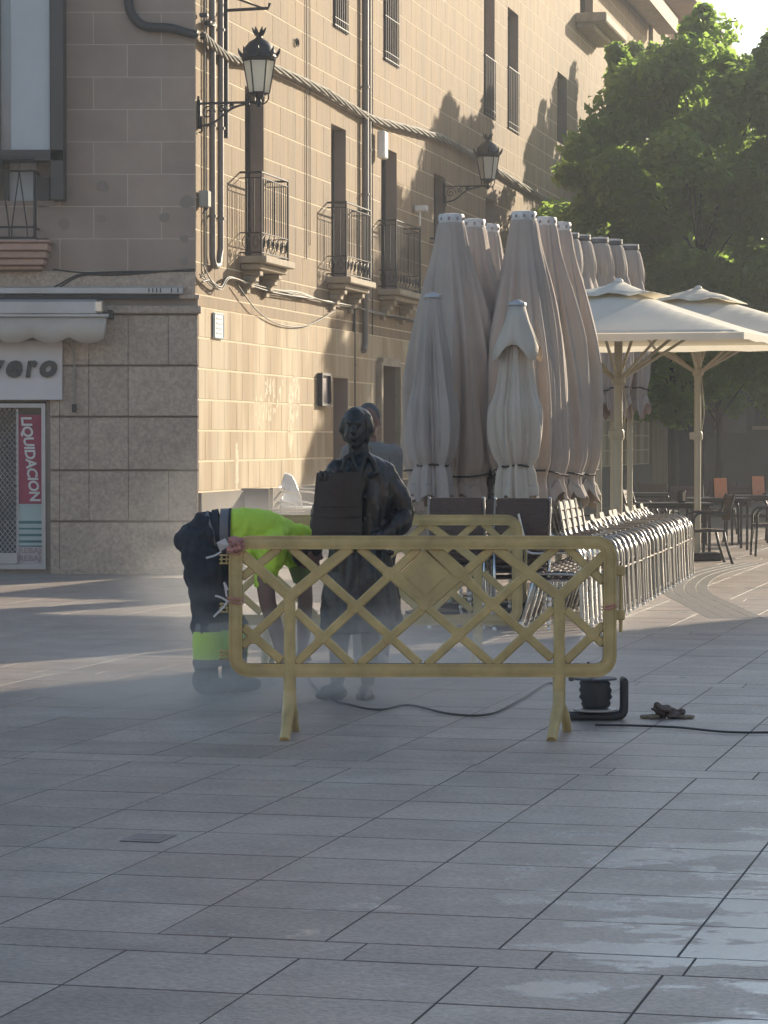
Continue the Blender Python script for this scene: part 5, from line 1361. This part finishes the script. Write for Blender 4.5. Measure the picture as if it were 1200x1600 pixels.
def jdef(co, no):
    z, x = co[:, 2], co[:, 0]; return crumple(co, no, (13, 7, 6), .055, 9, np.clip((1.10-z)/.12, .25, 1))
remesh('high_visibility_top', tp_, M_hivis, wk, .011, 2, jdef)
sk = MB()
sk.limb([wp(415, 900, -.16), wp(420, 940, -.16), wp(434, 985, -.15), wp(441, 1020, -.14)], [.060, .054, .048, .032], 14)
sk.ell(wp(443, 1031, -.14), (.04, .022, .045))
sk.limb([wp(472, 892, .15), wp(476, 940, .13), wp(474, 990, .08), wp(472, 1015, .06)], [.055, .050, .044, .032], 14)
sk.ell(wp(471, 1026, .05), (.04, .022, .045))
for (bx_, by_, yy) in ((443, 1036, -.14), (471, 1030, .05)):
    for k in range(4):
        a = wp(bx_-7+4.6*k, by_, yy-.01); sk.limb([a, a+Vector((.008, -.012, -.03)), a+Vector((.022, -.006, -.055+.004*abs(k-1.5)))], [.0105, .0095, .008], 7)
    a = wp(bx_+8, by_-8, yy-.015); sk.limb([a, a+Vector((.02, -.01, -.02)), a+Vector((.028, 0, -.045))], [.011, .010, .008], 7)
sk.limb([wp(462, 842, 0), wp(474, 852, -.0)], [.055, .055], 10)
hc = wp(482, 864, 0)
sk.ell(hc, (.085, .078, .105), rot=Euler((0, R(30), 0)).to_matrix()); sk.ell(hc+Vector((.05, 0, -.075)), (.025, .02, .025)); sk.ell(hc+Vector((.01, -.077, -.0)), (.018, .010, .028)); sk.ell(hc+Vector((.01, .077, 0)), (.018, .010, .028))
sk.ell(hc+Vector((.082, 0, -.03)), (.014, .011, .016)); sk.ell(hc+Vector((.072, -.03, -.005)), (.012, .012, .008)); sk.ell(hc+Vector((.072, .03, -.005)), (.012, .012, .008))
remesh('body', sk, M_skin, wk, .008, 2)
hr = MB(); hr.ell(hc+Vector((-.005, 0, .025)), (.098, .088, .09), rot=Euler((0, R(30), 0)).to_matrix()); hr.ell(hc+Vector((-.04, 0, .0)), (.07, .082, .09)); remesh('hair', hr, M_hair, wk, .010, 2)
cf = MB().tube([wp(468, 884, .15), wp(475, 908, .15)], [.078, .074], 18); build('sleeve_end', cf, mat('dull_green_cuff', (.17, .22, .09), .8), wk, smooth=True, auto=60)

# ---------------------------------------------------------------- person standing behind the statue
YP = 19.9
def pp(px, py, y=0.0):
    q = W(px, py, YP); return Vector((q.x, YP+y, q.z))
pe = thing('person', (pp(582, 900).x, YP, 0), 'person in a pale striped shirt standing hidden behind the bronze statue', 'person')
b = MB(); hc = pp(576, 658)
b.ell(hc, (.075, .095, .115)); b.ell(hc+Vector((0, -.05, -.05)), (.055, .05, .065)); b.ell(hc+Vector((0, -.1, -.01)), (.012, .018, .02)); b.limb([pp(577, 680), pp(578, 705)], [.055, .06], 12)
b.ell(hc+Vector((0, -.092, -.055)), (.022, .012, .006)); b.ell(hc+Vector((.075, 0, -.01)), (.01, .02, .03)); b.ell(hc+Vector((-.075, 0, -.01)), (.01, .02, .03))
for s_ in (-1, 1):
    b.limb([pp(580+s_*30, 790), pp(580+s_*32, 830, -.08)], [.04, .032], 10); b.ell(pp(580+s_*31, 842, -.1), (.03, .04, .045))
    for k in range(4): a = pp(580+s_*31-5+3.3*k, 846, -.12); b.limb([a, a+Vector((0, -.01, -.05))], [.009, .008], 6)
    a = pp(580+s_*24, 838, -.12); b.limb([a, a+Vector((-s_*.015, -.02, -.03))], [.010, .009], 6)
remesh('body', b, M_skin, pe, .009, 2)
hr = MB(); hr.ell(hc+Vector((.0, .02, .025)), (.086, .095, .108)); remesh('hair', hr, mat('grey_brown_hair', (.10, .095, .09), .8), pe, .010, 2)
b = MB()
def lf(mb, secs, n=36):
    vs = []
    for (px, py, rx, ry) in secs:
        c = pp(px, py)
        for k in range(n): q = 2*pi*k/n; vs.append((c.x+rx*cos(q), c.y+ry*sin(q), c.z))
    m = len(secs); mb.add(vs, [(i*n+k, i*n+(k+1) % n, (i+1)*n+(k+1) % n, (i+1)*n+k) for i in range(m-1) for k in range(n)]+[tuple(reversed(range(n))), tuple(range((m-1)*n, m*n))])
lf(b, [(580, 690, .07, .06), (580, 696, .13, .09), (581, 706, .18, .11), (581, 730, .195, .125), (580, 780, .175, .125), (580, 850, .18, .13)])
for s_ in (-1, 1): b.limb([pp(581+s_*34, 708), pp(581+s_*35, 755, .02), pp(580+s_*31, 800)], [.07, .06, .048], 12)
remesh('shirt', b, M_shirt, pe, .011, 3)
for k in range(-3, 4): build('shirt_stripe', MB().tube([pp(580+k*9, 699+abs(k)*2, -.098+.010*abs(k)), pp(580+k*9.6, 720, -.126+.012*abs(k)), pp(580+k*9, 845, -.135+.013*abs(k))], .006, 5), M_shirtstripe, pe)
b = MB()
for s_ in (-1, 1): b.limb([pp(580+s_*18, 850), pp(580+s_*17, 940), pp(580+s_*16, 1025)], [.10, .075, .055], 12)
lf(b, [(580, 835, .17, .125), (580, 870, .18, .13)]); remesh('trousers', b, M_trouser, pe, .012, 2)
b = MB()
for s_ in (-1, 1): x_ = pp(580+s_*16, 1000).x; b.ell((x_, YP-.05, .045), (.05, .13, .045))
remesh('shoes', b, M_boot, pe, .012, 2)

# ---------------------------------------------------------------- things on the ground
c = G(930, 1124)
rl = thing('cable_reel', c, 'black cable reel with upright tubular handle on the slabs by the barrier', 'cable reel')
D = lambda x, y, z: c+Vector((x, y, z))
mb = MB().lathe([(.075, .07), (.085, .09), (.08, .11), (.095, .13), (.085, .15), (.093, .17), (.082, .19), (.088, .21), (.075, .225)], c, 22, fn=lambda q, z: 1+.06*sin(5*q+20*z))
build('wound_cable', mb, M_cable, rl, smooth=True)
build('flange', MB().lathe([(.125, .05), (.13, .055), (.13, .062), (.02, .066)], c, 24), M_aludull, rl, smooth=True, auto=40)
build('flange', MB().lathe([(.06, .225), (.125, .23), (.12, .24), (.03, .25)], c, 24), M_reel, rl, smooth=True, auto=40)
mb = MB().tube([D(-.15, -.06, .02), D(.10, -.06, .02)]+arc(D(.12, -.06, .02), D(.165, -.06, .02), D(.165, -.06, .07), 4)+[D(.165, -.06, .225)], .020, 10)
mb.tube([D(-.15, .08, .02), D(.10, .08, .02)]+arc(D(.12, .08, .02), D(.165, .08, .02), D(.165, .08, .07), 4)+[D(.165, .08, .225)], .018, 10)
mb.tube([D(.165, -.06, .225), D(.165, .08, .225)], .018, 8); build('handle_frame', mb, M_reel, rl, smooth=True, auto=50)
build('crank', MB().tube([D(-.01, 0, .24), D(-.02, 0, .29), D(-.045, -.02, .33)], [.02, .012, .006], 8).cbox(D(-.14, -.03, .235), (.03, .03, .025), .005), M_reel, rl)
def gpath(pts, z=.012, k=8): return smoothpath([G(a, b)+Vector((0, 0, z)) for a, b in pts], k)
cb1 = build('power_cable', MB().tube(gpath([(885, 1112), (862, 1070), (812, 1097), (765, 1119), (705, 1119), (640, 1105), (592, 1112), (545, 1104), (505, 1090), (480, 1060)]), .007, 6), M_cable, None, smooth=True, origin=G(700, 1118))
tag(cb1, 'dark power cable curving over the slabs from the reel to the statue', 'cable')
cb2 = build('power_cable', MB().tube(gpath([(930, 1136), (990, 1137), (1060, 1140), (1120, 1146), (1170, 1148), (1260, 1147)]), .0065, 6), M_cable, None, smooth=True, origin=G(1100, 1145))
tag(cb2, 'dark power cable running from the reel to the right edge', 'cable')
c = G(1042, 1122); rgt = thing('rag_pile', c, 'crumpled dark rag and buff gloves on the slabs right of the cable reel', 'rag')
rb_ = MB()
for k in range(9): rb_.ell(c+Vector((rnd.uniform(-.06, .06), rnd.uniform(-.05, .05), .018+.006*k*rnd.random())), (rnd.uniform(.04, .07), rnd.uniform(.03, .06), rnd.uniform(.012, .022)), rot=Euler((rnd.uniform(-.4, .4), rnd.uniform(-.5, .5), rnd.random()*3)).to_matrix(), nu=10, nv=6)
def rdef(co, no): return co+no*(.007*np.sin(90*co[:, 0]+60*co[:, 2])+.005*np.sin(120*co[:, 1]))[:, None]
remesh('rag', rb_, M_rag, rgt, .006, 1, rdef)
for sx, nm in ((-1, 'glove'), (1, 'glove')):
    gb_ = MB(); q0 = c+Vector((sx*.075, -.02, .014)); gb_.ell(q0, (.035, .04, .012))
    for k in range(4): gb_.limb([q0+Vector((sx*.025, -.03+.018*k, 0)), q0+Vector((sx*(.07+.006*(1.5-abs(k-1.5))), -.034+.022*k, -.003))], [.009, .008], 6)
    gb_.limb([q0+Vector((0, -.035, 0)), q0+Vector((sx*.03, -.06, -.002))], [.01, .008], 6)
    remesh('glove', gb_, M_yglove, rgt, .005, 1)

# ---------------------------------------------------------------- terrace screen, white chairs at the sunlit wall
YT = 35.6
ts = thing('terrace_screen', (W(390, 880, YT).x, YT, 0), 'low grey terrace screen with beige posts against the sunlit wall', 'screen')
def bx_(px0, px1, py0, z0, m, nm, d=.04, y=0):
    a, b_ = W(px0, py0, YT), W(px1, py0, YT); build(nm, MB().cbox(((a.x+b_.x)/2, YT+y, (a.z+z0)/2), (b_.x-a.x, d, a.z-z0), .008), m, ts)
bx_(309, 350, 768, .02, M_box, 'panel'); bx_(350, 355.5, 764, 0, M_beige, 'post', .06); bx_(357, 420, 763, .02, M_box, 'panel'); bx_(421, 427, 762, 0, M_beige, 'post', .06)
bx_(427, 492, 795, W(0, 799, YT).z, M_beige, 'rail', .05); bx_(427, 492, 800, .02, M_stone, 'panel'); bx_(492, 497, 762, 0, M_beige, 'post', .06)
pr5 = thing('white_chair', (0, 0, 0), '', 'chair')
for sx in (.2, -.2):
    for sy in (-.2, .2): build('leg', MB().tube([(sx, sy, .44), (sx*1.15, sy*1.05, 0)], .018, 6), M_whitepl, pr5)
build('seat', MB().cbox((0, 0, .45), (.44, .44, .03), .01), M_whitepl, pr5)
vs = []
for i in range(9):
    f_ = i/8; hw = .21-.05*f_**3
    for j in range(7):
        g_ = -1+2*j/6; vs.append((-.19-.16*f_**1.4+.05*g_*g_, g_*hw, .46+.46*f_-.03*g_*g_*(f_ > .9)))
o = build('backrest', MB().add(vs, [(i*7+j, i*7+j+1, (i+1)*7+j+1, (i+1)*7+j) for i in range(8) for j in range(6)]), M_whitepl, pr5, smooth=True); o.modifiers.new('s', 'SOLIDIFY').thickness = .02
for sy in (-1, 1): build('armrest', MB().tube([(-.24, sy*.21, .66), (0, sy*.225, .65), (.18, sy*.215, .62), (.2, sy*.2, .45)], .014, 6), M_whitepl, pr5)
for k, (px, Y, z, rz) in enumerate(((455, 37.2, .12, R(-38)), (462, 37.3, .25, R(-38)), (469, 37.4, .38, R(-38)))):
    p = W(px, 800, Y); place(pr5, (p.x, p.y, z-.12), rz, 'white plastic chair, %s in the sunlit stack by the wall' % ('lowest', 'middle', 'topmost')[k], 'white plastic chairs stacked by the wall')
tt = W(485, 800, 38.2); tb = thing('terrace_table', (tt.x, tt.y, 0), 'grey terrace table between the white chairs and the statue', 'table')
build('tabletop', MB().cbox((tt.x, tt.y, .93), (.6, .6, .04), .008), M_box, tb); build('apron', MB().box((tt.x, tt.y, .87), (.5, .5, .06)), M_box, tb)
for sx in (-1, 1):
    for sy in (-1, 1): build('leg', MB().box((tt.x+sx*.24, tt.y+sy*.24, .42), (.035, .035, .84)), M_box, tb)

# ---------------------------------------------------------------- steam and haze
def volume(name, dens, col, aniso):
    m = bpy.data.materials.new(name); m.use_nodes = True; n = m.node_tree.nodes; l = m.node_tree.links; n.remove(n['Principled BSDF'])
    v = n.new('ShaderNodeVolumePrincipled'); v.inputs['Color'].default_value = (*col, 1); v.inputs['Density'].default_value = dens; v.inputs['Anisotropy'].default_value = aniso
    l.new(v.outputs[0], n['Material Output'].inputs['Volume']); return m, v, n, l
def steam(c, r, dens, label, seed):
    m, v, n, l = volume('steam_%d' % seed, dens, (.985, .985, .985), .6)
    tc = n.new('ShaderNodeTexCoord'); vl = n.new('ShaderNodeVectorMath'); vl.operation = 'LENGTH'; l.new(tc.outputs['Object'], vl.inputs[0])
    fo = n.new('ShaderNodeMapRange'); fo.interpolation_type = 'SMOOTHSTEP'; fo.inputs['From Min'].default_value = 1.0; fo.inputs['From Max'].default_value = .1; l.new(vl.outputs['Value'], fo.inputs[0])
    nz = n.new('ShaderNodeTexNoise'); nz.inputs['Scale'].default_value = 2.2; nz.inputs['Detail'].default_value = 5; l.new(tc.outputs['Object'], nz.inputs['Vector'])
    mr_ = n.new('ShaderNodeMapRange'); mr_.inputs['From Min'].default_value = .40; mr_.inputs['From Max'].default_value = .62; l.new(nz.outputs[0], mr_.inputs[0])
    a = n.new('ShaderNodeMath'); a.operation = 'MULTIPLY'; l.new(fo.outputs[0], a.inputs[0]); l.new(mr_.outputs[0], a.inputs[1])
    b = n.new('ShaderNodeMath'); b.operation = 'MULTIPLY'; l.new(a.outputs[0], b.inputs[0]); b.inputs[1].default_value = dens; l.new(b.outputs[0], v.inputs['Density'])
    mb = MB().ell((0, 0, 0), 1.0, nu=20, nv=12); me = mb.mesh('steam'); me.materials.append(m)
    o = bpy.data.objects.new('steam', me); link(o); o.location = c; o.scale = r; tag(o, label, 'steam', kind='stuff')
steam((-.55, 16.7, .25), (2.5, 2.1, .6), .95, 'pale steam drifting low over the slabs around the worker and statue feet', 1)
steam((-.9, 20.5, .7), (1.5, 1.6, 1.0), .35, 'thin pale steam rising behind the worker against the building base', 2)
m, v, n, l = volume('air_haze', .0013, (.86, .90, .95), .4)
hz = MB().box((15, 45, 9.6), (110, 110, 23.2)); me = hz.mesh('haze'); me.materials.append(m); o = bpy.data.objects.new('haze', me); link(o)
tag(o, 'thin pale morning haze filling the square', 'haze', kind='stuff')

# printed hem of the taupe parasols, red stains
def hem_text(txt, px, py, hpx, Y, par):
    tm = text_mb(txt, 1, .05, offset=.02); a = min(v[0] for v in tm.v); h = hpx/ (4400/Y)
    c = W(px, py, Y); tm.tf(lambda v: Vector((c.x+(v.x-a)*h, c.y+v.y*.02, c.z+v.z*h))); build('printed_letters', tm, M_dark, par)
def motif(px, py, Y, par):
    mb = MB(); c = W(px, py, Y); r = .022
    for i in range(3):
        for j in range(3):
            q0 = c+Vector(((i-1)*.045, 0, (j-1)*.045)); mb.tube([q0+Vector((r*cos(q), 0, r*sin(q))) for q in [2*pi*k/10 for k in range(11)]], .006, 4)
    build('printed_motif', mb, M_dark, par)
def find(lbl): return [o for o in S.objects if o.parent is None and lbl in o.get('label', '')][0]
pA, pB = find('front of the left bundle'), find('front and tallest'); pC = find('second in the right bundle')
hem_text('EZA', 762, 781, 13, 25.98, pB); motif(783, 745, 25.98, pB); hem_text('A', 858, 777, 13, 26.6, pC); motif(866, 744, 26.6, pC)

# scribble on the rear barrier, scuffs on the front one
sc_ = MB(); B2 = fb2.location
for k, (px, py) in enumerate(((644, 802), (649, 801), (655, 803), (660, 800))):
    c = W(px, py, B2.y-.03); sc_.tube([c+Vector((-.012, 0, .012)), c+Vector((.008, 0, -.006)), c+Vector((.016, 0, .010))], .0022, 4)
o = build('scribble', sc_, M_dark, None, origin=W(650, 802, B2.y-.03)); o.parent = fb2; o.location = Vector(o.location)-B2
